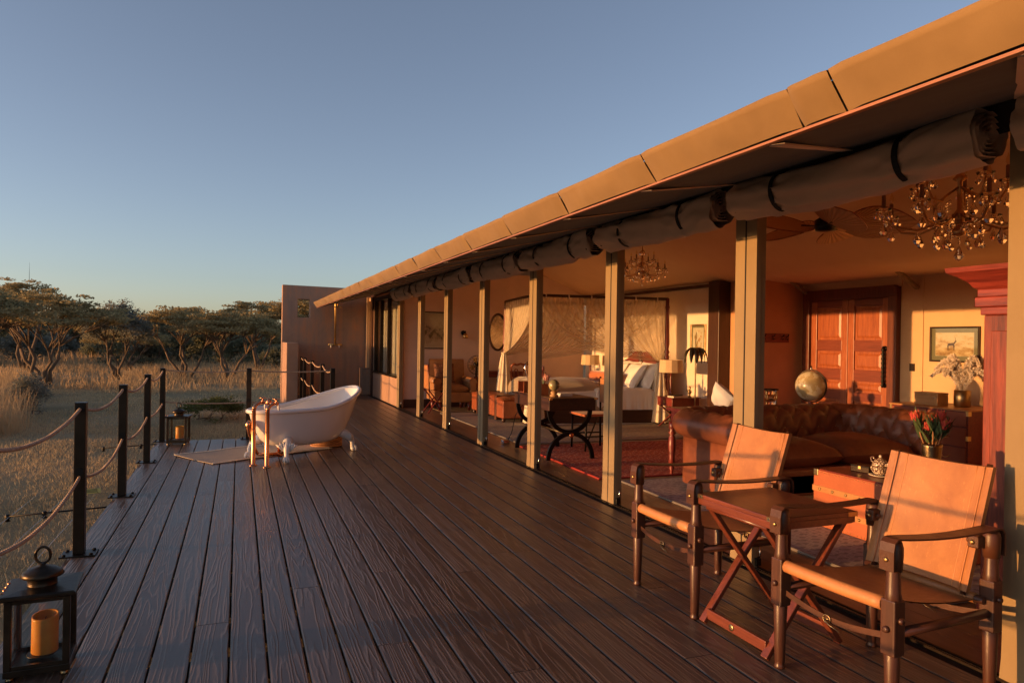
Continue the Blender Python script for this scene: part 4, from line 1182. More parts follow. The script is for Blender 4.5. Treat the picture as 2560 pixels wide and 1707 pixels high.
def terrestrial(name, sea, land):
    t = NT(name); v = t.obj()
    f = t.noise(v, 7, 8, 0.6)
    t.set(Base=t.mix(t.math('MULTIPLY', t.noise(v, 3, 5), 0.5), t.ramp(f, [(0.47, sea), (0.50, land), (0.62, tuple(c*0.7 for c in land)), (0.72, (0.55, 0.45, 0.25))]), (0.55, 0.46, 0.28)), Roughness=0.25, Spec=0.5, Coat=0.3); return t.m
M['globe'] = terrestrial('globe_map', (0.74, 0.66, 0.46), (0.52, 0.38, 0.17))
gl = thing('table_globe', 'large antique globe on a stand behind the sofa', 'globe', (5.93, 6.28, 0.7225))
m = MB(); m.ball((0, 0, 0.225), 0.166, 40, 24); m.build('sphere', M['globe'], gl)
m = MB(); m.tube([(0.178*math.cos(a)*0.35, 0.178*math.cos(a)*-0.9, 0.225+0.178*math.sin(a)) for a in (2*PI*i/48 for i in range(48))], 0.008, 8, closed=True); m.build('meridian_ring', M['bronze'], gl)
m = MB(); m.lathe([(0.09, 0), (0.09, 0.012), (0.05, 0.022), (0.02, 0.035), (0.03, 0.045), (0.012, 0.055)], (0, 0, 0), 24); m.build('base', M['mahogany'], gl)
m = MB(); m.lathe([(0.006, 0), (0.016, 0.012), (0.012, 0.025), (0.004, 0.05)], (0, 0, 0.40), 12); m.build('finial', M['chrome'], gl)
hg = thing('hourglass', 'brass hourglass on the console behind the sofa', 'hourglass', (5.40, 6.30, 0.7225))
m = MB(); m.lathe([(0.055, 0.02), (0.058, 0.05), (0.035, 0.085), (0.006, 0.10), (0.035, 0.115), (0.058, 0.15), (0.055, 0.18)], (0, 0, 0), 20); m.build('bulb', M['glass'], hg)
for z in (0.0, 0.184):
    m = MB(); m.lathe([(0.078, 0), (0.08, 0.004), (0.08, 0.012), (0.07, 0.016)], (0, 0, z), 24); m.build('plate', M['bronze'] if z else M['brass'], hg)
for k in range(4):
    a = k*PI/2+0.3; m = MB(); m.cyl((0.068*math.cos(a), 0.068*math.sin(a), 0.016), (0.068*math.cos(a), 0.068*math.sin(a), 0.184), 0.006, n=8); m.build('column', M['brass'], hg)
wp = thing('white_cushion', 'white linen cushion propped on the console by the post', 'cushion', (4.79, 6.34, 0.7225))
m = MB(); pillow(m, (0.02, 0, 0.085), (0.30, 0.30, 0.16), Matrix.Rotation(R(66), 3, 'Y') @ Matrix.Rotation(R(38), 3, 'Z')); m.v = [(a, b, max(c, 0.0)) for a, b, c in m.v]; m.build('cover', M['white'], wp)
m = MB(); m.tube([(0.02, -0.15, 0.10), (0.03, 0, 0.06), (0.02, 0.15, 0.10)], 0.004, 5); m.build('piping', M['cream'], wp)

# ---------------------------------------------------------------- trunk and what stands on it
M['trunk_leather'] = leather('trunk_leather', (0.46, 0.135, 0.050), (0.36, 0.095, 0.036), 0.42)
M['trunk_band'] = leather('trunk_band', (0.50, 0.24, 0.085), (0.38, 0.17, 0.055), 0.42)
tr = thing('coffee_trunk', 'studded tan leather trunk used as a coffee table', 'trunk', (4.51, 3.80, 0.02))
tx, ty, tz = 0.34, 0.575, 0.425
m = MB(); m.box((0, 0, tz/2), (2*tx, 2*ty, tz)); m.build('body', M['trunk_leather'], tr, bevel=0.008)
m = MB(); m.box((0, 0, tz+0.004), (2*tx-0.02, 2*ty-0.02, 0.008)); m.build('top_panel', M['mahogany_y'], tr, bevel=0.002)
for z in (0.135, 0.285):
    m = MB(); m.box((0, 0, z), (2*tx+0.012, 2*ty+0.012, 0.045)); b = m.build('band', M['trunk_band'], tr, bevel=0.003)
    for i in range(9):
        m = MB(); m.lathe([(0.011, 0), (0.010, 0.005), (0.004, 0.008)], (-tx-0.006, -ty+0.07+i*0.126, z), 10, (-1, 0, 0)); m.build('stud', M['old_brass'], b)
m = MB()
for i in range(36):
    y = -ty+0.016+i*(2*ty-0.032)/35
    for z in (0.412, 0.016): m.lathe([(0.005, 0), (0.003, 0.003)], (-tx, y, z), 6, (-1, 0, 0))
tag(m.build('tacks', M['brass'], tr), kind='stuff')
for sx in (-1, 1):
    for sy in (-1, 1):
        m = MB(); m.box((sx*(tx-0.024), sy*(ty-0.024), tz-0.020), (0.056, 0.056, 0.056)); m.build('corner_cap', M['old_brass'], tr, bevel=0.010, seg=3)
        m = MB(); m.box((sx*(tx-0.05), sy*(ty-0.05), -0.004), (0.06, 0.06, 0.018)); m.build('foot', M['dark_wood'], tr)
TZ = 0.02+tz+0.0085
def china_material():
    t = NT('patterned_china'); v = t.obj((70, 70, 70))
    vo = t.n('TexVoronoi', feature='DISTANCE_TO_EDGE'); vo.inputs['Scale'].default_value = 1.0; vo.inputs['Randomness'].default_value = 0.3; t.l(v, vo.inputs['Vector'])
    t.set(Base=t.ramp(vo.outputs['Distance'], [(0.10, (0.09, 0.04, 0.03)), (0.16, (0.72, 0.58, 0.42))]), Roughness=0.15, Coat=0.4); return t.m
M['china'] = china_material(); M['china_plain'] = plain('glazed_china', (0.74, 0.66, 0.52), 0.15, 0.06, 9, 0.0)
tp = thing('teapot_set', 'patterned tea for one pot on cup and saucer on the trunk', 'teapot', (4.36, 3.93, TZ))
m = MB(); m.lathe([(0.035, 0), (0.075, 0.012), (0.078, 0.016), (0.04, 0.010)], (0, 0, 0), 28); m.build('saucer', M['china_plain'], tp)
m = MB(); m.lathe([(0.028, 0.012), (0.046, 0.03), (0.054, 0.06), (0.055, 0.072)], (0, 0, 0), 28); m.tube([(0, 0.05, 0.065), (0, 0.075, 0.066), (0, 0.082, 0.048), (0, 0.068, 0.030), (0, 0.045, 0.03)], 0.005, 8); m.build('cup', M['china'], tp)
m = MB(); m.lathe([(0.050, 0.073), (0.056, 0.085), (0.050, 0.105), (0.034, 0.122), (0.020, 0.130), (0.012, 0.134), (0.007, 0.14)], (0, 0, 0), 28); m.tube([(0, -0.045, 0.090), (0, -0.065, 0.095), (0, -0.078, 0.115), (0, -0.085, 0.125)], [0.014, 0.010, 0.007, 0.006], 8); m.tube([(0, 0.04, 0.115), (0, 0.065, 0.135), (0, 0.085, 0.130), (0, 0.080, 0.105), (0, 0.05, 0.088)], 0.0055, 8); m.build('pot', M['china'], tp)
m = MB(); m.ball((0, 0, 0.148), 0.011, 10, 8); m.build('lid_knob', M['china_plain'], tp)
cb = thing('cigar_box', 'dark hinged box lying on the leather trunk', 'box', (4.42, 4.13, TZ), R(10))
m = MB(); m.box((0, 0, 0.022), (0.11, 0.15, 0.044)); m.build('body', M['bronze'], cb, bevel=0.004)
m = MB(); m.box((0, 0, 0.047), (0.112, 0.152, 0.006)); m.build('lid', M['black'], cb, bevel=0.002)
m = MB(); m.box((-0.057, 0.0, 0.035), (0.004, 0.02, 0.02)); m.build('clasp', M['brass'], cb)
bw = thing('silver_bowl', 'low glass and silver bowl beside the protea vase', 'bowl', (4.72, 3.62, TZ))
m = MB(); m.lathe([(0.05, 0), (0.05, 0.01), (0.02, 0.02), (0.02, 0.04), (0.08, 0.06), (0.092, 0.115), (0.088, 0.115), (0.075, 0.065), (0.01, 0.05)], (0, 0, 0), 28); m.build('dish', M['chrome'], bw)
m = MB(); m.tube([(0.091*math.cos(2*PI*i/28), 0.091*math.sin(2*PI*i/28), 0.116) for i in range(28)], 0.003, 6, closed=True); m.build('rim', M['old_brass'], bw)
# protea bouquet
M['petal'] = plain('protea_petal', (0.55, 0.055, 0.075), 0.6, 0.3, 30, 0.2, 80, c2=(0.62, 0.12, 0.06))
M['petal_core'] = plain('protea_core', (0.62, 0.24, 0.08), 0.7, 0.3, 60)
M['petal_pale'] = plain('pale_protea_petal', (0.62, 0.36, 0.28), 0.7, 0.3, 30, c2=(0.55, 0.22, 0.18))
M['leaf'] = plain('protea_leaf', (0.10, 0.15, 0.06), 0.5, 0.3, 20, 0.2, 60, c2=(0.06, 0.09, 0.04))
M['stem'] = plain('stem', (0.35, 0.16, 0.07), 0.7)
def leafblade(m, base, d, up, L, w, curl=0.2):
    base, d, up = Vector(base), Vector(d).normalized(), Vector(up)
    x = d.cross(up).normalized(); nrm = x.cross(d)
    pts = []
    for i in range(5):
        t = i/4; c = base + d*(L*t) + nrm*(-curl*L*t*t)
        ww = w*math.sin(PI*(0.12+0.88*t)**0.8)*1.0 if t < 1 else 0.001
        pts.append((c - x*ww + nrm*0.15*ww, c - nrm*0.1*ww, c + x*ww + nrm*0.15*ww))
    vs = [q for p in pts for q in p]; fs = []
    for i in range(4):
        for j in range(2): a = i*3+j; fs.append((a, a+1, a+4, a+3))
    m.add(vs, fs, True)
def flower(root, top, d, r, mats, seed):
    g = rnd(seed); top = Vector(top); d = Vector(d).normalized(); q = d.to_track_quat('Z', 'Y').to_matrix()
    m = MB(); m.lathe([(r*0.45, -r*0.6), (r*0.62, 0), (r*0.5, r*0.7), (r*0.2, r*1.05)], top, 12, d); core = m.build('flower_core', mats[1], root)
    for ring, (n, tilt, L) in enumerate(((9, 0.30, 1.7), (11, 0.55, 1.5), (12, 0.95, 1.1))):
        for k in range(n):
            a = 2*PI*k/n + ring*0.3 + g.uniform(-0.1, 0.1); out = q @ Vector((math.cos(a), math.sin(a), 0))
            mm = MB(); leafblade(mm, top + out*r*0.42 - d*r*(0.3+0.15*ring), d*math.cos(tilt*0.75)+out*math.sin(tilt*0.75), out, r*L, r*0.23, 0.10 if ring else -0.12)
            m2 = mm.build('petal', mats[0], core)
def bouquet(t, z, heads, mats, nleaf, seed, L=0.10):
    g = rnd(seed)
    for i, (x, y, h, r) in enumerate(heads):
        base = Vector((x*0.25, y*0.25, z-0.08)); top = Vector((x, y, h)); d = (top-base).normalized()
        m = MB(); m.tube([base, base.lerp(top, 0.5)+Vector((x*0.05, y*0.05, 0)), top - d*r*0.4], 0.0055, 6); m.build('stem', M['stem'], t)
        flower(t, top, d, r, mats, seed+i)
        for k in range(nleaf):
            a = g.uniform(0, 6.28); s = g.uniform(0.35, 0.85); p = base.lerp(top, s)
            out = Vector((math.cos(a), math.sin(a), 0)); mm = MB()
            leafblade(mm, p, d*0.85+out*0.55, out, L*g.uniform(0.8, 1.25), 0.014, 0.05); mm.build('leaf', M['leaf'], t)
pv = thing('protea_vase', 'bunch of pink proteas in a beaten brass beaker on the trunk', 'vase', (4.71, 3.80, TZ))
m = MB(); m.lathe([(0.048, 0), (0.050, 0.01), (0.056, 0.10), (0.066, 0.225), (0.069, 0.245), (0.064, 0.243), (0.052, 0.10), (0.02, 0.04)], (0, 0, 0), 28); m.build('beaker', M['old_brass'], pv)
bouquet(pv, 0.25, [(-0.075, 0.075, 0.43, 0.040), (-0.02, 0.025, 0.365, 0.042), (0.04, -0.035, 0.445, 0.038), (0.0, -0.095, 0.385, 0.042), (-0.01, -0.02, 0.41, 0.022)], (M['petal'], M['petal_core']), 13, 77, 0.125)

# ---------------------------------------------------------------- wardrobe, chest, picture, coat rack
wd = thing('wardrobe', 'tall red mahogany wardrobe with stepped cornice', 'wardrobe', (3.82, 1.95, 0.005))
m = MB(); m.box((0, 0, 0.82), (0.60, 1.22, 1.48)); m.build('carcass', M['wardrobe'], wd, bevel=0.006)
for i, (g_, z0, z1) in enumerate(((0.012, 1.56, 1.60), (0.030, 1.60, 1.65), (0.022, 1.65, 1.69))):
    m = MB(); m.box((0, 0, (z0+z1)/2), (0.60+2*g_, 1.22+2*g_, z1-z0)); m.build('cornice_moulding', M['wardrobe_y'], wd, bevel=0.005)
m = MB(); rs = []
for g_, z in ((0.022, 1.69), (0.035, 1.70), (0.050, 1.725), (0.085, 1.755), (0.120, 1.775), (0.125, 1.80)):
    x, y = 0.30+g_, 0.61+g_; rs.append([(x, y, z), (-x, y, z), (-x, -y, z), (x, -y, z)])
m.rings(rs, False); m.build('cornice', M['wardrobe_y'], wd)
m = MB(); m.box((-0.303, 0.285, 0.80), (0.016, 0.56, 1.36)); d1 = m.build('door', M['wardrobe'], wd, bevel=0.004)
m = MB(); m.box((-0.303, -0.285, 0.80), (0.016, 0.56, 1.36)); d2 = m.build('door', M['wardrobe'], wd, bevel=0.004)
m = MB(); m.box((0, 0, 0.10), (0.62, 1.24, 0.05)); m.build('plinth', M['mahogany_y'], wd, bevel=0.006)
for x in (-0.26, 0.26):
    for y in (-0.56, 0.56):
        m = MB(); m.lathe([(0.03, 0), (0.048, 0.02), (0.048, 0.05), (0.03, 0.08)], (x, y, 0), 14); m.build('bun_foot', M['mahogany'], wd)
M['chest_leather'] = leather('chest_leather', (0.36, 0.105, 0.04), (0.26, 0.07, 0.028), 0.42)
ch = thing('campaign_chest', 'brass bound campaign chest of drawers under the antelope picture', 'chest of drawers', (7.74, 6.06, 0.005))
m = MB(); m.box((0, 0, 0.385), (0.62, 1.00, 0.63)); m.build('carcass', M['mahogany_y'], ch, bevel=0.004)
m = MB(); m.box((0, 0, 0.703), (0.65, 1.03, 0.018)); m.build('top', M['trunk_band'], ch, bevel=0.004)
for (y0, y1, z0, z1) in ((-0.48, -0.01, 0.53, 0.68), (0.01, 0.48, 0.53, 0.68), (-0.48, 0.48, 0.31, 0.51), (-0.48, 0.48, 0.09, 0.29)):
    m = MB(); m.box((-0.312, (y0+y1)/2, (z0+z1)/2), (0.014, y1-y0, z1-z0)); d = m.build('drawer', M['chest_leather'], ch, bevel=0.004)
    for yy in ([(y0+y1)/2] if y1-y0 < 0.6 else [-0.25, 0.25]):
        m = MB(); m.tube([(-0.322, yy-0.04, (z0+z1)/2), (-0.34, yy-0.035, (z0+z1)/2-0.01), (-0.342, yy, (z0+z1)/2-0.02), (-0.34, yy+0.035, (z0+z1)/2-0.01), (-0.322, yy+0.04, (z0+z1)/2)], 0.004, 6); m.build('handle', M['brass'], d)
for y in (-0.49, 0.49):
    for z in (0.10, 0.40, 0.67):
        m = MB(); m.box((-0.314, y, z), (0.008, 0.03, 0.05)); m.box((-0.29, y*1.021, z), (0.05, 0.006, 0.05)); m.build('corner_brass', M['brass'], ch)
for x in (-0.26, 0.26):
    for y in (-0.44, 0.44): m = MB(); m.lathe([(0.025, 0), (0.035, 0.03), (0.03, 0.07)], (x, y, 0), 12); m.build('foot', M['mahogany'], ch)
M['oak'] = wood('pale_oak', (0.50, 0.28, 0.11), (0.36, 0.19, 0.07), 0.5, 'y')
ob = thing('oak_box', 'pale oak box with a keyhole on the campaign chest', 'box', (7.66, 6.20, 0.7175), R(2))
m = MB(); m.box((0, 0, 0.062), (0.18, 0.30, 0.124)); m.build('body', M['oak'], ob, bevel=0.003)
m = MB(); m.box((0, 0, 0.137), (0.184, 0.304, 0.022)); m.build('lid', M['oak'], ob, bevel=0.004)
m = MB(); m.lathe([(0.010, 0), (0.010, 0.003), (0.004, 0.005)], (-0.091, -0.11, 0.09), 10, (-1, 0, 0)); m.build('keyhole', M['chrome'], ob)
fv = thing('feather_vase', 'white ostrich feathers in a beaten metal jar on the chest', 'vase', (7.78, 5.90, 0.7175))
m = MB(); m.lathe([(0.07, 0), (0.085, 0.012), (0.086, 0.10), (0.084, 0.19), (0.078, 0.192), (0.07, 0.05)], (0, 0, 0), 26); m.build('jar', M['old_brass'], fv)
M['plume'] = plain('ostrich_plume', (0.72, 0.62, 0.52), 0.95, 0.12, 20, 0.0, sheen=0.6)
g = rnd(12)
for i in range(10):
    a = g.uniform(0.9, 2.3) if i < 5 else g.uniform(-2.3, -0.9)
    if i in (3, 8): a = g.uniform(-0.5, 0.5)+PI
    reach = g.uniform(0.18, 0.40); hgt = g.uniform(0.26, 0.44); cx, cy = math.cos(a), math.sin(a)
    spine = []
    for k in range(13):
        t = k/12; s = reach*t**1.4; z = 0.16 + hgt*math.sin(PI*0.62*t) - 0.10*max(0, t-0.7)**1.2*3
        spine.append(Vector((cx*s*0.6, cy*s, z)))
    m = MB()
    for k in range(1, 13):
        p = spine[k]; d = (spine[k]-spine[k-1]).normalized(); side = d.cross(Vector((0.9, 0.1, 0.2))).normalized(); up = side.cross(d)
        for q in range(120):
            aa = g.uniform(0, 2*PI); L = g.uniform(0.025, 0.062)*(0.55+0.6*math.sin(PI*min(1, k/11)))
            v = (side*math.cos(aa)+up*math.sin(aa)*0.8+d*0.7).normalized(); pp = p - d*g.uniform(0, 0.045)
            w = v.cross(Vector((g.uniform(-1, 1), g.uniform(-1, 1), g.uniform(-1, 1)))).normalized()*0.0060
            e = pp+v*L-Vector((0, 0, 0.25*L)); mid = pp+v*L*0.6
            m.add([pp-w, pp+w, mid+w, mid-w, e], [(0, 1, 2, 3), (3, 2, 4)], True)
    m.tube(spine, 0.003, 5); m.build('feather', M['plume'], fv)
def antelope_art():
    t = NT('antelope_print'); tc = t.n('TexCoord'); v = tc.outputs['Object']
    mp = t.n('Mapping'); mp.inputs['Scale'].default_value = (1, 3.0, 7.0); t.l(v, mp.inputs['Vector'])
    f = t.noise(mp.outputs['Vector'], 3.0, 7, 0.62)
    sep = t.n('SeparateXYZ'); t.l(v, sep.inputs[0])
    h = t.math('ADD', t.math('MULTIPLY', sep.outputs['Z'], 2.0), 0.40)
    g_ = t.math('SUBTRACT', f, t.math('MULTIPLY', h, 0.40))
    t.set(Base=t.ramp(g_, [(0.24, (0.72, 0.60, 0.42)), (0.36, (0.66, 0.48, 0.27)), (0.48, (0.46, 0.28, 0.12)), (0.60, (0.28, 0.15, 0.06))]), Roughness=0.5); return t.m
M['art1'] = antelope_art()
M['mount_green'] = plain('olive_mount', (0.24, 0.22, 0.14), 0.9, 0.05)
M['mount_white'] = plain('white_mount', (0.75, 0.68, 0.55), 0.9, 0.05)
M['ink'] = plain('brown_ink', (0.10, 0.045, 0.02), 0.8)
def framed(name, label, loc, w, h, fw, fmat, mounts, art, axis='x', cat='picture'):
    """picture on a wall; local frame: width along Y, facing -X, turned by axis"""
    t = thing(name, label, cat, loc, 0 if axis == 'x' else PI/2)
    m = MB()
    for y in (-w/2+fw/2, w/2-fw/2): m.box((-0.012, y, h/2), (0.024, fw, h))
    for z in (fw/2, h-fw/2): m.box((-0.012, 0, z), (0.0236, w-2*fw+0.002, fw))
    m.build('frame', fmat, t, bevel=0.003)
    x = -0.006; ins = fw
    for mm, g_ in mounts:
        m = MB(); m.box((x, 0, h/2), (0.002, w-2*ins+0.002, h-2*ins+0.002)); m.build('mount', mm, t); x -= 0.0022; ins += g_
    m = MB(); m.box((0, 0, 0), (0.002, w-2*ins, h-2*ins)); m.build('print', art, t, loc=(x, 0, h/2))
    m = MB(); m.box((-0.0175, 0, h/2), (0.002, w-2*fw, h-2*fw)); m.build('glazing', M['pane'], t)
    return t, x
pc, px = framed('framed_picture', 'framed brown antelope print hanging above the campaign chest', (8.216, 6.34, 1.215), 0.66, 0.44, 0.022, M['bronze'], [(M['mount_green'], 0.055), (M['mount_white'], 0.002)], M['art1'])
m = MB(); X = px-0.002                                           # small antelope drawn in ink
def blob(pts, r): m.tube([(X, -a, b) for a, b in pts], r, 6, flat=1.0)
blob([(-0.085, 0.215), (-0.03, 0.222), (0.0, 0.225)], [0.018, 0.020, 0.017]); blob([(0.0, 0.23), (0.020, 0.262)], [0.013, 0.008]); blob([(0.018, 0.262), (0.034, 0.255)], [0.009, 0.004])
blob([(0.020, 0.268), (0.016, 0.295), (0.004, 0.315)], [0.003, 0.002, 0.001])
for a in (-0.085, -0.072, -0.008, 0.004): blob([(a, 0.21), (a-0.003, 0.175), (a, 0.150)], [0.006, 0.003, 0.003])
m.v = [(X+(a-X)*0.05, b, c) for a, b, c in m.v]; m.build('antelope', M['ink'], pc)
cr = thing('coat_rack', 'wooden coat rack with black hooks on the ochre wall', 'coat rack', (7.66, 8.905, 1.43))
m = MB(); m.box((0, -0.012, 0.07), (0.56, 0.022, 0.135)); m.build('board', M['mahogany_x'], cr, bevel=0.004)
for x in (-0.2, -0.03, 0.14, 0.23):
    m = MB(); m.tube([(x, -0.024, 0.09), (x, -0.06, 0.10), (x, -0.075, 0.13)], 0.008, 8); m.tube([(x, -0.024, 0.06), (x, -0.05, 0.045), (x, -0.06, 0.06)], 0.007, 8); m.build('hook', M['black'], cr)
# ---------------------------------------------------------------- four poster bed
bx0, bx1, by0, by1, bh = 4.62, 6.98, 10.70, 12.90, 2.14
bed = thing('four_poster_bed', 'mahogany four poster bed hung with cream mosquito netting', 'bed', (5.84, 11.85, 0.017), R(-8))
ox, oy = 5.8, 11.8
def L(x, y): return (x-ox, y-oy)
for x in (bx0, bx1):
    for y in (by0, by1):
        X, Y = L(x, y); m = MB()
        m.lathe([(0.035, 0), (0.045, 0.03), (0.045, 0.30), (0.035, 0.33), (0.05, 0.37), (0.030, 0.40), (0.045, 0.46), (0.040, 0.70), (0.028, 0.76), (0.048, 0.80), (0.028, 0.84), (0.036, 0.90), (0.048, 1.00), (0.036, 1.10), (0.048, 1.14), (0.028, 1.18), (0.048, 1.22), (0.030, 1.27), (0.044, 1.36), (0.030, 1.95), (0.040, 1.99), (0.028, 2.03), (0.032, bh)], (X, Y, 0), 16)
        m.build('bed_post', M['mahogany'], bed)
for a, b in (((bx0, by0), (bx1, by0)), ((bx0, by1), (bx1, by1)), ((bx0, by0), (bx0, by1)), ((bx1, by0), (bx1, by1))):
    m = MB(); m.bar((*L(*a), bh-0.01), (*L(*b), bh-0.01), 0.035, 0.045); m.build('canopy_rail', M['dark_wood_x'], bed)
m = MB(); m.box((0, by0-oy, 0.13), (2.3, 0.05, 0.22)); m.build('side_rail', M['dark_wood_x'], bed, bevel=0.008)
m = MB(); m.box((0, by1-oy, 0.13), (2.3, 0.05, 0.22)); m.build('side_rail', M['dark_wood_x'], bed, bevel=0.008)
m = MB(); m.box((bx0-ox, 0, 0.17), (0.05, 2.1, 0.30)); m.build('footboard', M['dark_wood_y'], bed, bevel=0.008)
# headboard with scrolled pediment
pts = [(-1.02, 0.25), (1.02, 0.25), (1.02, 0.92), (0.98, 1.00), (0.85, 1.02), (0.65, 1.06), (0.45, 1.14), (0.30, 1.21), (0.18, 1.215), (0.10, 1.16), (0.085, 1.08), (0.10, 1.02), (0.06, 0.98), (0.0, 0.965)]
pts = pts + [(-x, z) for x, z in reversed(pts[2:-1])]
m = MB(); mm = Matrix(((0, 0, 1, bx1-ox+0.01), (1, 0, 0, 0), (0, 1, 0, 0), (0, 0, 0, 1)))
m.prism(pts, 0.045, mm); hb = m.build('headboard', M['mahogany_y'], bed)
for s in (-1, 1):
    m = MB(); m.lathe([(0.055, -0.03), (0.06, -0.02), (0.06, 0.02), (0.045, 0.03), (0.02, 0.034)], (bx1-ox-0.01, s*0.155, 1.15), 16, (-1, 0, 0)); m.build('scroll', M['mahogany'], hb)
m = MB(); m.lathe([(0.03, 0), (0.05, 0.03), (0.025, 0.07), (0.055, 0.13), (0.05, 0.18), (0.015, 0.25)], (bx1-ox-0.005, 0, 0.98), 14); m.build('finial', M['dark_wood'], hb)
# mattress, sheet, blanket
def softbox(m, c, d, r, n=14):
    """box with soft rounded top edges"""
    def f(u, v):
        a, b = 2*u-1, 2*v-1
        ex = abs(a)**6; ey = abs(b)**6
        z = d[2]*(1-max(ex, ey)*r) + 0.006*math.sin(9*a+4*b)
        return (c[0]+a*d[0]/2, c[1]+b*d[1]/2, c[2]+z)
    m.grid(f, n*2, n*2)
    P4 = [(-1, -1), (1, -1), (1, 1), (-1, 1)]
    for k in range(4):
        p, q = P4[k], P4[(k+1) % 4]
        def side(u, v, p=p, q=q):
            a = p[0]+(q[0]-p[0])*u; b = p[1]+(q[1]-p[1])*u
            t = f((a+1)/2, (b+1)/2); w = 0.012*math.sin(u*38)*(1-v)
            return (t[0]+w*abs(b == -1 or b == 1)*0 + (0.02*(1-v)+w)*(a if abs(a) == 1 else 0), t[1]+(0.02*(1-v)+w)*(b if abs(b) == 1 else 0), c[2]+(t[2]-c[2])*v)
        m.grid(side, n*3, 5)
    return m
m = MB(); softbox(m, (0.05, 0, 0.24), (2.22, 2.06, 0.32), 0.10); m.build('mattress', M['white'], bed)
m = MB(); softbox(m, (0.50, 0, 0.21), (1.10, 2.16, 0.39), 0.10); m.build('duvet', M['white'], bed)
M['taupe'] = plain('taupe_blanket', (0.36, 0.27, 0.17), 0.9, 0.12, 5, 0.3, 180, sheen=0.3)
m = MB()
def blk(u, v):
    a = 2*u-1; y = a*1.12
    prof = (1-abs(a)**3.2)
    z = 0.24 + 0.48*prof**0.55 if abs(a) < 1 else 0.24
    x = -1.15 + 1.25*v
    z = z*(1-0.10*max(0, v-0.75)*4*abs(a)) - 0.05*max(0, (0.06-v)/0.06)
    return (x, y, z + 0.008*math.sin(7*x+5*y))
m.grid(blk, 40, 24); m.grid(lambda u, v: (-1.15, blk(u, 0)[1], 0.20+(blk(u, 0)[2]-0.20)*v), 40, 4)
m.build('blanket', M['taupe'], bed)
def pil(name, c, d, rz, rx, mat):
    m = MB(); rot = Matrix.Rotation(rz, 3, 'Z') @ Matrix.Rotation(rx, 3, 'Y'); pillow(m, c, d, rot, n=14); return tag(m.build(name, mat, bed))
for i, (x, y, z, tl) in enumerate(((0.98, -0.70, 0.80, -62), (0.98, 0.10, 0.80, -62), (0.98, 0.72, 0.80, -62), (0.80, -0.52, 0.78, -58), (0.80, 0.35, 0.78, -58))):
    pil('pillow', (x, y, z), (0.52, 0.72, 0.20), R(g.uniform(-5, 5)), R(tl), M['white'])
m = MB(); softbox(m, (0.70, -1.02, 0.18), (0.62, 0.12, 0.42), 0.2, 8); m.build('folded_duvet', M['white'], bed)
M['copper_silk'] = plain('copper_silk', (0.62, 0.17, 0.055), 0.5, 0.2, 8, 0.2, 60, sheen=0.4)
m = MB(); m.lathe([(0.02, -0.62), (0.085, -0.615), (0.10, -0.57), (0.102, 0.57), (0.085, 0.615), (0.02, 0.62)], (0.46, 0.05, 0.735), 24, (0, 1, 0)); m.build('bolster', M['copper_silk'], bed)
m = MB(); m.tube([(-1.0+0.11*i, -1.085+0.02*math.sin(i*1.7), 0.012) for i in range(19)], [0.03+0.01*math.sin(i*2.1) for i in range(19)], 8, flat=0.5); m.build('bed_skirt', M['cream'], bed)

def net_material():
    t = NT('mosquito_net'); v = t.obj()
    tr = t.n('BsdfTransparent'); df = t.n('BsdfDiffuse'); tl = t.n('BsdfTranslucent')
    c = (0.86, 0.76, 0.58, 1); df.inputs['Color'].default_value = c; tl.inputs['Color'].default_value = c
    m1 = t.n('MixShader'); m1.inputs[0].default_value = 0.5; t.l(df.outputs[0], m1.inputs[1]); t.l(tl.outputs[0], m1.inputs[2])
    m2 = t.n('MixShader'); lw = t.n('LayerWeight'); lw.inputs['Blend'].default_value = 0.35
    f = t.math('MULTIPLY_ADD', lw.outputs['Facing'], 0.62, 0.30); f = t.math('MINIMUM', t.math('ADD', f, t.math('MULTIPLY', t.math('SUBTRACT', t.noise(v, 5, 4), 0.5), 0.5)), 0.97)
    t.l(f, m2.inputs[0]); t.l(tr.outputs[0], m2.inputs[1]); t.l(m1.outputs[0], m2.inputs[2]); t.l(m2.outputs[0], t.out.inputs['Surface'])
    return t.m
M['net'] = net_material()
M['drape'] = plain('cream_drape', (0.72, 0.62, 0.46), 0.9, 0.06, 6, 0.2, 200, sheen=0.2)
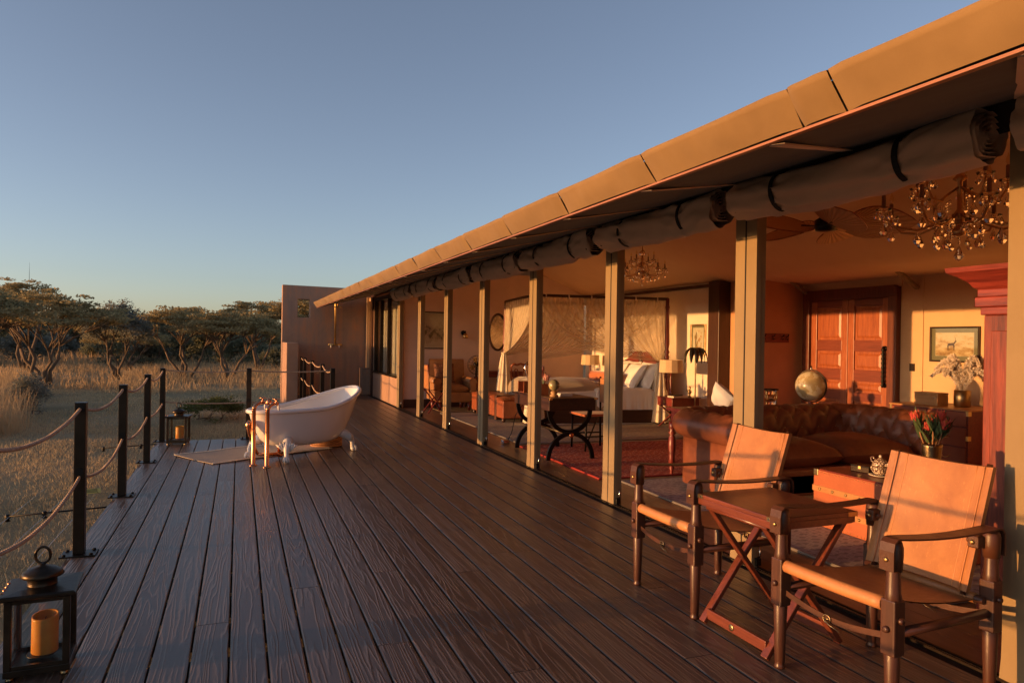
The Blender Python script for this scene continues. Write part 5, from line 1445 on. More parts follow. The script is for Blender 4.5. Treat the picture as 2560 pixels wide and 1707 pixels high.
def net(a, b, gather, nrm, seed, tail=True, sag=0.10, pleats=12):
    """cloth hung from the rail a-b and drawn to one gather point"""
    g_ = rnd(seed); a, b, G, nr = Vector(a), Vector(b), Vector(gather), Vector(nrm); ph = g_.uniform(0, 6)
    m = MB()
    def f(u, v):
        top = a.lerp(b, u); drop = Vector((top.x, top.y, G.z))
        w = v**1.6
        p = top.lerp(G, w); p.z = top.z + (G.z-top.z)*(1-(1-v)**(1.0+0.35*u)) if False else top.z + (G.z-top.z)*v
        p.z -= sag*math.sin(PI*v)*(0.4+0.8*u)
        q = (1-w)
        p += nr*(0.030*math.sin(u*pleats*2*PI+ph+2*v)*(0.35+0.65*q) + 0.03*math.sin(u*7+ph)*v*q)
        if u > 0.985: p.z -= 0.012
        return tuple(p)
    m.grid(f, 120, 26); m.build('net_curtain', M['net'], bed)
    if tail:
        m = MB(); rs = []
        for k in range(13):
            t = k/12; z = G.z*(1-t) + 0.03*t; r = 0.045 + 0.14*t**0.7
            rs.append([(G.x + r*0.9*(1+0.16*math.sin(9*aa+2*t))*math.cos(aa) , G.y + r*(1+0.16*math.sin(9*aa+2*t))*math.sin(aa), z) for aa in (2*PI*i/54 for i in range(54))])
        m.rings(rs, True, False, False); m.build('tied_drape', M['drape'], bed)
        m = MB(); m.tube([(G.x+0.05*math.cos(2*PI*i/14), G.y+0.05*math.sin(2*PI*i/14), G.z) for i in range(14)], 0.014, 6, closed=True); m.build('tie_back', M['cream'], bed)
A = (*L(bx0, by0), bh-0.03); B = (*L(bx1, by0), bh-0.03); C = (*L(bx0, by1), bh-0.03); D = (*L(bx1, by1), bh-0.03)
A2, B2 = (A[0], A[1]+0.07, A[2]), (B[0], B[1]+0.07, B[2])
net(A2, B2, (A[0]+0.05, A[1]+0.06, 1.08), (0, -1, 0), 1, sag=0.16)
net((B[0], B[1]+0.05, B[2]), (A[0], A[1]+0.05, A[2]), (B[0]-0.10, B[1]+0.05, 1.04), (0, -1, 0), 2, sag=0.16)
net(C, A, (C[0]-0.02, C[1]-0.03, 1.14), (-1, 0, 0), 3)
net(C, D, (C[0]+0.05, C[1]+0.02, 1.1), (0, 1, 0), 4, tail=False)
net(D, C, (D[0]-0.05, D[1]+0.02, 1.1), (0, 1, 0), 5)
net(B, D, (B[0]+0.03, B[1]+0.1, 1.0), (1, 0, 0), 6, tail=False)
for k in range(6):
    x = A[0]+(B[0]-A[0])*(k+0.5)/6; m = MB(); m.tube([(x, A[1], bh+0.015), (x, A[1]-0.03, bh), (x, A[1]-0.02, bh-0.05)], 0.012, 6); m.build('net_tie', M['cream'], bed)

# ---------------------------------------------------------------- bedside tables, lamps, palm lamp, print
M['shade'] = plain('linen_shade', (0.62, 0.46, 0.28), 0.9, 0.08, 9, 0.2, 200)
def bedside(loc, label, deep=0.44):
    t = thing('bedside_table', label, 'bedside table', loc, 0, 'bedside tables')
    m = MB(); m.box((0, 0, 0.43), (0.52, deep, 0.13)); m.build('drawer_case', M['mahogany_y'], t, bevel=0.005)
    m = MB(); m.box((0, 0, 0.502), (0.55, deep+0.03, 0.014)); m.build('tabletop', M['mahogany_y'], t, bevel=0.003)
    m = MB(); m.box((-0.263, 0, 0.43), (0.006, 0.05, 0.05)); m.build('lock_plate', M['brass'], t)
    for y in (-deep/2+0.03, deep/2-0.03):
        for s in (-1, 1):
            m = MB(); m.bar((-0.24*s, y+0.012*s, 0.0), (0.24*s, y+0.012*s, 0.37), 0.024, 0.04, up=(0, 1, 0)); m.v = [(a, b, max(0, c)) for a, b, c in m.v]; m.build('leg', M['mahogany'], t)
    return t
bedside((6.78, 10.12, 0.006), 'mahogany bedside table with crossed legs beside the palm lamp')
bedside((6.85, 13.45, 0.006), 'mahogany bedside table on the far side of the bed')
def table_lamp(loc, label):
    t = thing('table_lamp', label, 'lamp', loc, 0, 'bedside lamps')
    m = MB(); m.lathe([(0.07, 0), (0.07, 0.012), (0.03, 0.03), (0.012, 0.06), (0.022, 0.10), (0.012, 0.16), (0.022, 0.26), (0.012, 0.33), (0.01, 0.42)], (0, 0, 0), 16); m.build('stem', M['mahogany'], t)
    m = MB(); m.lathe([(0.19, 0.40), (0.192, 0.405), (0.18, 0.605), (0.178, 0.605)], (0, 0, 0), 12, smooth=False); m.f = m.f[:-2]; m.sm = m.sm[:-2]; m.build('lamp_shade', M['shade'], t)
    return t
table_lamp((6.62, 10.10, 0.516), 'cream shaded lamp on the bedside table near the botanical print')
table_lamp((6.85, 13.45, 0.516), 'cream shaded lamp on the bedside table behind the netting')
bkst = thing('book_stack', 'two books stacked on the near bedside table', 'books', (6.66, 9.97, 0.516), R(8))
m = MB(); m.box((-0.04, 0, 0.014), (0.20, 0.15, 0.026)); m.build('book', M['cream'], bkst, bevel=0.002)
m = MB(); m.box((-0.03, 0.0, 0.037), (0.18, 0.13, 0.018)); m.build('book', M['black'], bkst, bevel=0.002)
fg = thing('brass_figurine', 'small brass figurine on the near bedside table', 'figurine', (6.93, 10.02, 0.516))
m = MB(); m.lathe([(0.035, 0), (0.035, 0.012), (0.015, 0.02), (0.02, 0.05), (0.035, 0.08), (0.03, 0.11), (0.014, 0.125), (0.022, 0.145), (0.02, 0.165), (0.005, 0.18)], (0, 0, 0), 14); m.build('body', M['old_brass'], fg)
for s in (-1, 1): m = MB(); m.tube([(0, s*0.03, 0.105), (-0.01, s*0.06, 0.09), (-0.02, s*0.05, 0.13)], [0.011, 0.009, 0.007], 6); m.build('arm', M['old_brass'], fg)
M['palm'] = plain('patinated_metal_leaf', (0.13, 0.105, 0.065), 0.4, 0.4, 12, 0.2, 60, metallic=0.6)
pm = thing('palm_floor_lamp', 'slender floor lamp topped with drooping metal palm leaves', 'lamp', (6.33, 9.02, 0.004))
m = MB(); m.lathe([(0.13, 0), (0.13, 0.012), (0.03, 0.03), (0.012, 0.05)], (0, 0, 0), 20); m.build('base', M['old_brass'], pm)
m = MB(); m.tube([(0, 0, 0.04), (0.006, 0, 0.7), (0.0, 0, 1.35), (0.01, 0, 1.56)], [0.011, 0.010, 0.009, 0.004], 8); m.build('stem', M['old_brass'], pm)
for k in range(11):
    a = 2*PI*k/11 + 0.2; rr = 0.17 if k % 2 else 0.13; m = MB(); cx, cy = math.cos(a), math.sin(a)
    rs = []
    for i in range(7):
        t = i/6; r = 0.01+rr*math.sin(t*PI*0.55); z = 1.33+0.03*math.sin(PI*t) - 0.22*t**1.7
        w = 0.036*math.sin(PI*min(1, 0.08+t*0.92))+0.002; nx, ny = -cy, cx
        rs.append([(cx*r-nx*w, cy*r-ny*w, z-0.012), (cx*(r+0.006), cy*(r+0.006), z), (cx*r+nx*w, cy*r+ny*w, z-0.012), (cx*(r-0.003), cy*(r-0.003), z-0.004)])
    m.rings(rs, True); m.build('palm_leaf', M['palm'], pm)
def botanical():
    t = NT('botanical_print'); v = t.obj((9, 9, 9)); f = t.noise(v, 1.5, 5, 0.6)
    gr = t.n('TexGradient', gradient_type='SPHERICAL'); t.l(t.obj((1, 9.0, 4.2)), gr.inputs['Vector'])
    ff = t.math('MULTIPLY', f, t.math('GREATER_THAN', gr.outputs['Fac'], 0.05))
    t.set(Base=t.ramp(ff, [(0.48, (0.72, 0.66, 0.52)), (0.55, (0.60, 0.30, 0.16)), (0.66, (0.25, 0.28, 0.10))]), Roughness=0.6); return t.m
framed('framed_picture', 'framed botanical print on the white wall by the bedside lamp', (7.217, 10.20, 1.20), 0.42, 0.52, 0.03, M['old_brass'], [(M['mount_green'], 0.03), (M['mount_white'], 0.045)], botanical())

# ---------------------------------------------------------------- writing desk group
desk = thing('writing_desk', 'black campaign writing desk on curved crossed legs', 'desk', (3.655, 8.17, 0.016))
m = MB(); m.box((0, 0, 0.64), (0.60, 1.12, 0.13)); m.build('drawer_case', M['dark_wood_y'], desk, bevel=0.005)
M['desk_leather'] = leather('desk_leather', (0.22, 0.12, 0.055), (0.16, 0.085, 0.04), 0.4)
m = MB(); m.box((0, 0, 0.712), (0.645, 1.17, 0.018)); m.build('tabletop', M['dark_wood_y'], desk, bevel=0.004)
m = MB(); m.box((0, 0, 0.7225), (0.55, 1.06, 0.004)); m.build('leather_skiver', M['desk_leather'], desk)
for y in (-0.50, 0.50):
    for up in (True, False):
        m = MB(); n = 22; rs = []
        for i in range(n+1):
            t = -PI/2 + PI*i/n; q = []
            for dr in (-0.024, 0.024):
                if up: q.append(((0.265+dr)*math.sin(t), 0.577-(0.262+dr)*math.cos(t)))
                else: q.append(((0.285+dr)*math.sin(t), (0.300+dr)*math.cos(t)))
            yy = y + (0.017 if up else -0.017)
            rs.append([(q[0][0], yy-0.016, q[0][1]), (q[1][0], yy-0.016, q[1][1]), (q[1][0], yy+0.016, q[1][1]), (q[0][0], yy+0.016, q[0][1])])
        m.rings(rs, False); m.build('curved_leg', M['black'], desk)
    m = MB(); m.lathe([(0.028, 0), (0.026, 0.012), (0.012, 0.016)], (0, y-0.036, 0.285), 14, (0, -1, 0)); m.build('boss', M['copper'], desk)
m = MB(); m.cyl((0, -0.5, 0.285), (0, 0.5, 0.285), 0.012); m.build('stretcher', M['brass'], desk)
for x in (-0.29, 0.29):
    m = MB(); m.box((x, -0.56, 0.712), (0.04, 0.06, 0.021)); m.build('corner_brass', M['brass'], desk, bevel=0.002)
DZ0 = 0.016+0.7265
M['globe2'] = terrestrial('dark_globe_map', (0.14, 0.13, 0.05), (0.50, 0.36, 0.12))
dg = thing('desk_globe', 'small gilt globe on a wooden stand on the desk', 'globe', (3.49, 7.78, DZ0))
m = MB(); m.ball((0, 0, 0.135), 0.066, 24, 16); m.build('sphere', M['globe2'], dg)
m = MB(); m.lathe([(0.05, 0), (0.05, 0.02), (0.03, 0.03), (0.045, 0.045), (0.04, 0.06), (0.015, 0.07)], (0, 0, 0), 18); m.build('base', M['oak'], dg)
bo = thing('desk_book', 'flat white book lying on the desk', 'book', (3.66, 7.92, DZ0), R(5))
m = MB(); m.box((0, 0, 0.016), (0.16, 0.22, 0.030)); m.build('pages', M['white_hard'], bo); m = MB(); m.box((0, 0, 0.033), (0.165, 0.226, 0.004)); m.build('cover', M['cream'], bo)
pp = thing('protea_bowl', 'pale king protea arrangement in a carved box on the desk', 'flowers', (3.43, 8.05, DZ0))
m = MB(); m.box((0, 0, 0.07), (0.14, 0.16, 0.14)); m.build('planter', M['door_wood'], pp, bevel=0.006)
bouquet(pp, 0.15, [(0.0, 0.02, 0.24, 0.055), (0.05, -0.05, 0.20, 0.048), (-0.03, 0.08, 0.21, 0.045), (0.02, 0.03, 0.30, 0.045)], (M['petal_pale'], M['petal_pale']), 4, 5, 0.10)
ik = thing('ink_stand', 'open wooden letter box on the desk', 'box', (3.42, 8.50, DZ0), R(3))
for c, d in (((0, -0.085, 0.07), (0.14, 0.010, 0.14)), ((0, 0.085, 0.07), (0.14, 0.010, 0.14)), ((0, 0, 0.006), (0.14, 0.16, 0.012)), ((0.064, 0, 0.07), (0.010, 0.16, 0.14))):
    m = MB(); m.box(c, d); m.build('panel', M['door_wood'], ik)
dl = thing('swan_neck_lamp', 'slim silver swan neck lamp on the desk', 'lamp', (3.50, 8.62, DZ0))
m = MB(); m.lathe([(0.06, 0), (0.06, 0.01), (0.015, 0.02)], (0, 0, 0), 18); m.build('base', M['chrome'], dl)
m = MB(); m.tube([(0, 0, 0.015), (0, 0, 0.15), (-0.03, 0, 0.24), (-0.05, 0, 0.32), (-0.02, 0, 0.38), (0.05, 0, 0.39), (0.09, 0, 0.36)], 0.009, 8); m.build('neck', M['chrome'], dl)
m = MB(); m.lathe([(0.012, 0.03), (0.03, 0.0), (0.045, -0.035)], (0.09, 0, 0.34), 16); m.build('shade', M['chrome'], dl)
dc = thing('desk_chair', 'campaign side chair with copper leather seat at the desk', 'chair', (4.30, 8.35, 0.018), R(0))
for x, y in ((-0.2, -0.2), (-0.2, 0.2), (0.22, -0.2), (0.22, 0.2)):
    m = MB(); m.cyl((x, y, 0), (x*0.95, y, 0.45 if x < 0 else 0.92), 0.014, n=8); m.build('leg', M['black'], dc)
for y in (-0.2, 0.2): m = MB(); m.cyl((-0.2, y, 0.18), (0.22, y, 0.18), 0.010, n=8); m.build('stretcher', M['black'], dc)
m = MB(); m.cyl((-0.2, -0.2, 0.05), (0.2, 0.2, 0.43), 0.010, n=8); m.build('brace', M['black'], dc)
m = MB(); m.box((0.0, 0, 0.45), (0.46, 0.44, 0.03)); m.build('seat', M['copper_silk'], dc, bevel=0.01)
m = MB(); m.box((0.215, 0, 0.74), (0.03, 0.42, 0.32)); m.build('backrest', M['tan_leather'], dc, bevel=0.01)
pb = thing('plug_block', 'grey socket block on the floor by the desk leg', 'socket', (3.37, 9.08, 0.005))
m = MB(); m.box((0, 0, 0.03), (0.10, 0.07, 0.05)); m.build('housing', M['chrome'], pb, bevel=0.01)
m = MB(); m.tube([(0.03, 0, 0.05), (0.06, 0.0, 0.10), (0.08, -0.02, 0.16), (0.10, -0.10, 0.40), (0.12, -0.3, 0.55), (0.14, -0.40, 0.60)], 0.005, 6); m.build('cable', M['strap'], pb)

# ---------------------------------------------------------------- far corner of the room
M['ottoman'] = leather('ottoman_leather', (0.34, 0.095, 0.035), (0.22, 0.055, 0.022), 0.42)
ot = thing('leather_blanket_chest', 'long strapped brown leather chest at the foot of the bed', 'chest', (4.36, 12.2, 0.018))
m = MB(); m.box((0, 0, 0.215), (0.42, 1.75, 0.30)); m.build('body', M['ottoman'], ot, bevel=0.02, seg=3)
m = MB(); pillow(m, (0, 0, 0.375), (0.46, 1.80, 0.12), n=24); m.build('padded_lid', M['ottoman'], ot)
for y in (-0.5, 0.5): m = MB(); m.box((0, y, 0.225), (0.44, 0.10, 0.42)); m.build('strap', M['strap_leather'], ot, bevel=0.01)
for x in (-0.17, 0.17):
    for y in (-0.8, 0.8): m = MB(); m.lathe([(0.02, 0), (0.035, 0.02), (0.03, 0.07)], (x, y, 0), 12); m.build('foot', M['dark_wood'], ot)
cc = thing('club_chair', 'worn tan leather club chair with a patterned cushion', 'armchair', (3.95, 13.80, 0.014))
M['club'] = leather('club_leather', (0.42, 0.20, 0.075), (0.30, 0.13, 0.05), 0.45)
m = MB(); m.box((0, 0, 0.26), (0.66, 0.62, 0.20)); m.build('seat_base', M['club'], cc, bevel=0.03)
m = MB(); pillow(m, (0, -0.03, 0.42), (0.56, 0.60, 0.20)); m.build('seat_cushion', M['club'], cc)
m = MB(); m.grid(lambda u, v: (-0.36+0.72*u, 0.24+0.10*v - 0.03*math.sin(PI*u), 0.30+0.66*v), 10, 8, flip=True); m.grid(lambda u, v: (-0.36+0.72*u, 0.34+0.08*v, 0.30+0.66*v), 10, 8); m.grid(lambda u, v: (-0.36+0.72*u, 0.34-0.03*math.sin(PI*u)+(0.08+0.03*math.sin(PI*u))*v, 0.96+0.03*math.sin(PI*v)), 10, 4); m.build('backrest', M['club'], cc)
for s in (-1, 1):
    m = MB(); m.box((s*0.36, 0.0, 0.38), (0.11, 0.64, 0.36)); m.tube([(s*0.36, -0.33, 0.56), (s*0.36, 0.33, 0.58)], 0.075, 14); m.build('arm', M['club'], cc, bevel=0.0)
for x in (-0.3, 0.3):
    for y in (-0.26, 0.3): m = MB(); m.lathe([(0.02, 0), (0.028, 0.06), (0.035, 0.17)], (x, y, 0), 10); m.build('leg', M['mahogany'], cc)
M['ikat'] = rug_material('patterned_cushion_cloth', (0.16, 0.05, 0.03), (0.45, 0.22, 0.10), (0.06, 0.03, 0.03), 22, 0.2)
cu = thing('patterned_cushion', 'dark patterned cushion leaning in the club chair', 'cushion', (3.85, 13.96, 0.52))
m = MB(); pillow(m, (0, 0, 0.20), (0.42, 0.42, 0.14), Matrix.Rotation(R(72), 3, 'X')); m.build('cover', M['ikat'], cu); m = MB(); m.tube([(-0.19, -0.03, 0.02), (0, -0.05, 0.01), (0.19, -0.03, 0.02)], 0.006, 5); m.build('piping', M['strap_leather'], cu)
fs_ = thing('folding_stool', 'folding stool with red crossed legs and tan canvas back', 'stool', (3.50, 13.35, 0.005))
for y in (-0.18, 0.18):
    for s in (-1, 1): m = MB(); m.bar((-0.17*s, y, 0), (0.17*s, y+0.01*s, 0.45), 0.022, 0.03, up=(0, 1, 0)); m.v = [(a, b, max(0, c)) for a, b, c in m.v]; m.build('leg', M['mahogany'], fs_)
m = MB(); m.grid(lambda u, v: (-0.18+0.36*u, -0.2+0.4*v, 0.46-0.04*math.sin(PI*u)), 8, 4); m.build('sling_seat', M['tan_leather'], fs_)
m = MB(); m.box((-0.17, 0, 0.68), (0.02, 0.42, 0.44)); m.build('backrest', M['tan_leather'], fs_, bevel=0.006)
for y in (-0.2, 0.2): m = MB(); m.cyl((-0.155, y*0.9, 0.40), (-0.19, y, 0.92), 0.012, n=8); m.build('back_rod', M['mahogany'], fs_)
tf = thing('tripod_fan', 'black caged fan on a wooden tripod by the pink wall', 'fan', (4.52, 13.92, 0.005))
for k in range(4):
    m = MB(); r = (0.19, 0.13, 0.07, 0.19)[k]; yy = (-0.05, -0.075, -0.085, 0.03)[k]; m.tube([(r*math.cos(2*PI*i/30), yy, 0.885+r*math.sin(2*PI*i/30)) for i in range(30)], 0.004, 5, closed=True); m.build('cage_ring', M['black'], tf)
for k in range(20):
    a = 2*PI*k/20; m = MB(); m.tube([(0.03*math.cos(a), -0.088, 0.885+0.03*math.sin(a)), (0.13*math.cos(a), -0.077, 0.885+0.13*math.sin(a)), (0.19*math.cos(a), -0.05, 0.885+0.19*math.sin(a)), (0.19*math.cos(a), 0.03, 0.885+0.19*math.sin(a))], 0.0022, 4); m.build('cage_wire', M['black'], tf)
for k in range(4):
    a = 2*PI*k/4+0.4; m = MB(); rs = [[(r*math.cos(a+w), -0.03+dz, 0.885+r*math.sin(a+w)) for w, dz in ((-0.38, 0.015), (0.0, 0.0), (0.38, -0.015))] for r in (0.03, 0.08, 0.13, 0.165)]; m.rings(rs, True, closed=False); m.build('blade', M['old_brass'], tf)
m = MB(); m.lathe([(0.03, -0.02), (0.055, 0.0), (0.055, 0.10), (0.03, 0.13)], (0, 0, 0.885), 14, (0, 1, 0)); m.cyl((0, 0.04, 0.88), (0, 0.04, 0.60), 0.018, n=8); m.build('motor', M['black'], tf)
for k in range(3):
    a = 2*PI*k/3-PI/2; m = MB(); m.bar((0.02*math.cos(a), 0.04+0.02*math.sin(a), 0.64), (0.26*math.cos(a), 0.04+0.26*math.sin(a), 0.0), 0.03, 0.03); m.v = [(a_, b_, max(0, c_)) for a_, b_, c_ in m.v]; m.build('tripod_leg', M['mahogany'], tf)
m = MB(); m.tube([(0.05, 0.06, 0.80), (0.06, 0.08, 0.55), (0.02, 0.10, 0.35), (0.06, 0.12, 0.2), (0.02, 0.14, 0.01)], 0.004, 5); m.build('cable', M['strap'], tf)
def hazy_mirror():
    t = NT('old_mirror'); t.set(Base=t.ramp(t.noise(t.obj(), 6, 5), [(0.3, (0.72, 0.70, 0.66)), (0.7, (0.82, 0.80, 0.76))]), Metallic=1.0, Roughness=0.08); return t.m
M['mirror'] = hazy_mirror()
def landscape_art():
    t = NT('tree_photograph'); v = t.obj((1, 6, 5)); f = t.noise(v, 2.0, 7, 0.65)
    sep = t.n('SeparateXYZ'); t.l(t.obj(), sep.inputs[0]); hgt = t.math('ABSOLUTE', t.math('ADD', sep.outputs['Z'], 0.06))
    q = t.math('SUBTRACT', f, t.math('MULTIPLY', hgt, 1.3))
    t.set(Base=t.ramp(q, [(0.25, (0.60, 0.46, 0.32)), (0.42, (0.40, 0.28, 0.18)), (0.50, (0.10, 0.07, 0.04))]), Roughness=0.3); return t.m
framed('framed_picture', 'framed tree photograph on the pink wall above the club chair', (3.72, 14.419, 1.20), 0.62, 0.76, 0.022, M['dark_wood'], [(M['mount_white'], 0.012)], landscape_art(), 'y')
sc = thing('wall_sconce', 'brass wall sconce with a small shade on the pink wall', 'lamp', (4.37, 14.419, 1.42))
m = MB(); m.lathe([(0.05, 0), (0.05, 0.012), (0.02, 0.02)], (0, 0, 0.12), 16, (0, -1, 0)); m.tube([(0, -0.015, 0.12), (0, -0.08, 0.13), (0.02, -0.10, 0.16), (0.02, -0.10, 0.08)], 0.008, 8); m.build('bracket', M['black'], sc)
m = MB(); m.lathe([(0.015, 0.10), (0.045, 0.07), (0.06, 0.0)], (0.02, -0.10, 0.01), 16); m.build('shade', M['brass'], sc)
dt = thing('dressing_mirror', 'oval dressing mirror on a small table behind the netting', 'mirror', (5.02, 14.10, 0.005))
m = MB(); m.tube([(0.19*math.cos(2*PI*i/36), -0.02, 1.56+0.37*math.sin(2*PI*i/36)) for i in range(36)], 0.026, 8, closed=True); m.build('oval_frame', M['dark_wood'], dt)
m = MB(); m.lathe([(1.0, 0.0), (1.0, 0.01)], (0, -0.01, 1.56), 36, (0, -1, 0)); m.v = [(a*0.185, b, 1.56+(c-1.56)*0.36) for a, b, c in m.v]; m.build('mirror_glass', M['mirror'], dt)
m = MB(); m.box((0.1, 0, 0.74), (0.85, 0.42, 0.03)); m.box((0.1, 0, 0.68), (0.80, 0.38, 0.09)); m.build('tabletop', M['mahogany_x'], dt, bevel=0.005)
for s in (-1, 1): m = MB(); m.cyl((s*0.20, -0.02, 0.75), (s*0.21, -0.02, 1.62), 0.014, n=8); m.build('mirror_post', M['dark_wood'], dt)
for x in (-0.28, 0.48):
    for y in (-0.16, 0.16): m = MB(); m.lathe([(0.015, 0), (0.025, 0.1), (0.02, 0.3), (0.028, 0.64)], (x, y, 0), 10); m.build('leg', M['mahogany'], dt)
dch = thing('dressing_chair', 'carved dining chair with arched splats at the dressing table', 'chair', (5.28, 13.66, 0.005))
for x in (-0.19, 0.19):
    m = MB(); m.tube([(x, -0.2, 0), (x*1.02, -0.2, 0.45), (x*1.04, -0.24, 0.88)], [0.016, 0.018, 0.015], 8); m.build('back_leg', M['door_wood'], dch)
    m = MB(); m.tube([(x, 0.2, 0), (x, 0.2, 0.44)], [0.014, 0.020], 8); m.build('front_leg', M['door_wood'], dch)
m = MB(); m.box((0, 0, 0.45), (0.44, 0.44, 0.05)); m.build('seat', M['ottoman'], dch, bevel=0.015)
m = MB(); m.tube([(-0.20, -0.24, 0.88), (-0.15, -0.245, 0.925), (-0.08, -0.245, 0.905), (0, -0.245, 0.93), (0.08, -0.245, 0.905), (0.15, -0.245, 0.925), (0.20, -0.24, 0.88)], 0.022, 8); m.build('crest_rail', M['door_wood'], dch)
for s in (-1, 1):
    m = MB(); m.tube([(s*0.05, -0.225, 0.55), (s*0.05, -0.235, 0.72), (s*0.075, -0.24, 0.82), (s*0.115, -0.24, 0.83), (s*0.14, -0.238, 0.75), (s*0.14, -0.225, 0.55)], 0.013, 6); m.build('arched_splat', M['door_wood'], dch)
m = MB(); m.tube([(-0.19, -0.222, 0.55), (0.19, -0.222, 0.55)], 0.014, 6); m.build('lower_rail', M['door_wood'], dch)
# ---------------------------------------------------------------- chandeliers and ceiling fan
M['crystal'] = glass('cut_crystal', (1.0, 0.97, 0.93), 0.0, 1.55)
M['gilt'] = metal('gilt_metal', (0.62, 0.36, 0.16), 0.28)
M['candle_tube'] = plain('candle_sleeve', (0.30, 0.14, 0.07), 0.6)
M['bulb'] = thin_glass('flame_bulb', (0.95, 0.85, 0.7), 0.3)
def facet_drop(L_, r):
    m = MB(); n = 6
    m.lathe([(0.001, 0), (r*0.35, -L_*0.18), (r, -L_*0.68), (r*0.55, -L_*0.92), (0.001, -L_)], (0, 0, 0), n, smooth=False); return m
def bead_mesh():
    m = MB(); m.lathe([(0.002, 0.008), (0.009, 0.0), (0.002, -0.008)], (0, 0, 0), 6, smooth=False); return m
def chandelier(loc, k, arms, label, seed, chain):
    g_ = rnd(seed); t = thing('crystal_chandelier', label, 'chandelier', loc, 0.2, 'crystal chandeliers')
    drop = None; bead = None; cnt = 0
    def hang(parent, p, L_, r):
        nonlocal drop
        if drop is None:
            drop = facet_drop(1.0, 0.30).build('crystal_drop', M['crystal'], parent)
            o = drop
        else:
            o = drop.copy(); COL.objects.link(o); own(o, parent)
        o.location = p; o.scale = (L_, L_, L_); o.rotation_euler = (0, 0, g_.uniform(0, 6))
    def beads(parent, p, n):
        nonlocal bead
        for i in range(n):
            if bead is None: bead = bead_mesh().build('bead', M['crystal'], parent); o = bead
            else: o = bead.copy(); COL.objects.link(o); own(o, parent)
            o.location = (p[0], p[1], p[2]-0.018*k*i); o.scale = (k, k, k)
    m = MB(); m.lathe([(0.01, -0.06), (0.035, -0.05), (0.05, -0.02), (0.02, 0.01), (0.018, 0.06), (0.035, 0.09), (0.016, 0.12), (0.016, 0.30), (0.045, 0.32), (0.02, 0.35), (0.015, 0.46), (0.05, 0.48), (0.02, 0.50), (0.008, 0.56)], (0, 0, 0), 14); m.v = [(a*k, b*k, c*k) for a, b, c in m.v]; m.build('column', M['crystal' if False else 'gilt'], t)
    m = MB(); m.cyl((0, 0, 0.55*k), (0, 0, chain), 0.006, n=6); m.build('suspension_rod', M['gilt'], t)
    m = MB(); m.lathe([(0.02, -0.02), (0.13, 0.0), (0.14, 0.012), (0.02, 0.012)], (0, 0, 0.03*k), 22); m.v = [(a*k, b*k, c) for a, b, c in m.v]; m.build('centre_bowl', M['crystal'], t)
    for tier, (n, R0, zt) in enumerate(arms):
        for i in range(n):
            a = 2*PI*i/n + 0.35*tier; c, s = math.cos(a), math.sin(a); R1 = R0*k
            pts = [(0.02*k, 0.06*k), (0.10*k+0.1*R1, -0.01*k), (0.55*R1, -0.045*k), (0.85*R1, -0.02*k), (R1, 0.05*k), (R1, 0.09*k)]
            pts = [(r, z+zt*k) for r, z in pts]
            m = MB(); m.tube([(c*r, s*r, z) for r, z in pts], 0.008*k, 7); arm = m.build('arm', M['gilt'], t)
            zc = pts[-1][1]; p = (c*R1, s*R1, zc)
            m = MB(); m.lathe([(0.010, -0.012), (0.048, 0.0), (0.052, 0.012), (0.012, 0.004)], (0, 0, 0), 12); m.v = [(p[0]+a_*k, p[1]+b_*k, p[2]+c_*k) for a_, b_, c_ in m.v]; m.build('drip_pan', M['crystal'], arm)
            m = MB(); m.lathe([(0.014, 0.0), (0.013, 0.09), (0.010, 0.095)], (0, 0, 0), 10); m.v = [(p[0]+a_*k, p[1]+b_*k, p[2]+(c_+0.01)*k) for a_, b_, c_ in m.v]; m.build('candle_sleeve', M['candle_tube'], arm)
            m = MB(); m.lathe([(0.006, 0.10), (0.014, 0.12), (0.012, 0.145), (0.004, 0.17), (0.001, 0.182)], (0, 0, 0), 10); m.v = [(p[0]+a_*k, p[1]+b_*k, p[2]+(c_+0.005)*k) for a_, b_, c_ in m.v]; m.build('flame_bulb', M['bulb'], arm)
            for j in range(5):
                aa = 2*PI*j/5+a; q = (p[0]+0.046*k*math.cos(aa), p[1]+0.046*k*math.sin(aa), p[2]-0.004)
                hang(arm, q, 0.055*k, 0.3)
            beads(arm, (p[0], p[1], p[2]-0.03*k), 3); hang(arm, (p[0], p[1], p[2]-0.085*k), 0.085*k, 0.3)
            hang(arm, (c*R1*0.55, s*R1*0.55, pts[2][1]-0.01*k), 0.09*k, 0.3); beads(arm, (c*R1*0.3, s*R1*0.3, pts[1][1]-0.02*k), 4)
            hang(arm, (c*R1*0.3, s*R1*0.3, pts[1][1]-0.10*k), 0.06*k, 0.3)
    for i in range(10):
        a = 2*PI*i/10; hang(t, (0.125*k*math.cos(a), 0.125*k*math.sin(a), 0.02*k), 0.07*k, 0.3)
    for i in range(8):
        a = 2*PI*i/8; hang(t, (0.05*k*math.cos(a), 0.05*k*math.sin(a), 0.475*k), 0.075*k, 0.3)
    beads(t, (0, 0, -0.07*k), 3); hang(t, (0, 0, -0.12*k), 0.10*k, 0.3)
    return t
chandelier((4.43, 3.40, 2.19), 1.0, [(8, 0.46, 0.03), (5, 0.27, 0.20)], 'large two tier crystal chandelier hanging over the leather trunk', 1, 0.68)
chandelier((5.39, 9.00, 2.36), 0.72, [(8, 0.44, 0.03), (4, 0.25, 0.20)], 'small crystal chandelier hanging in front of the bed', 2, 0.70)

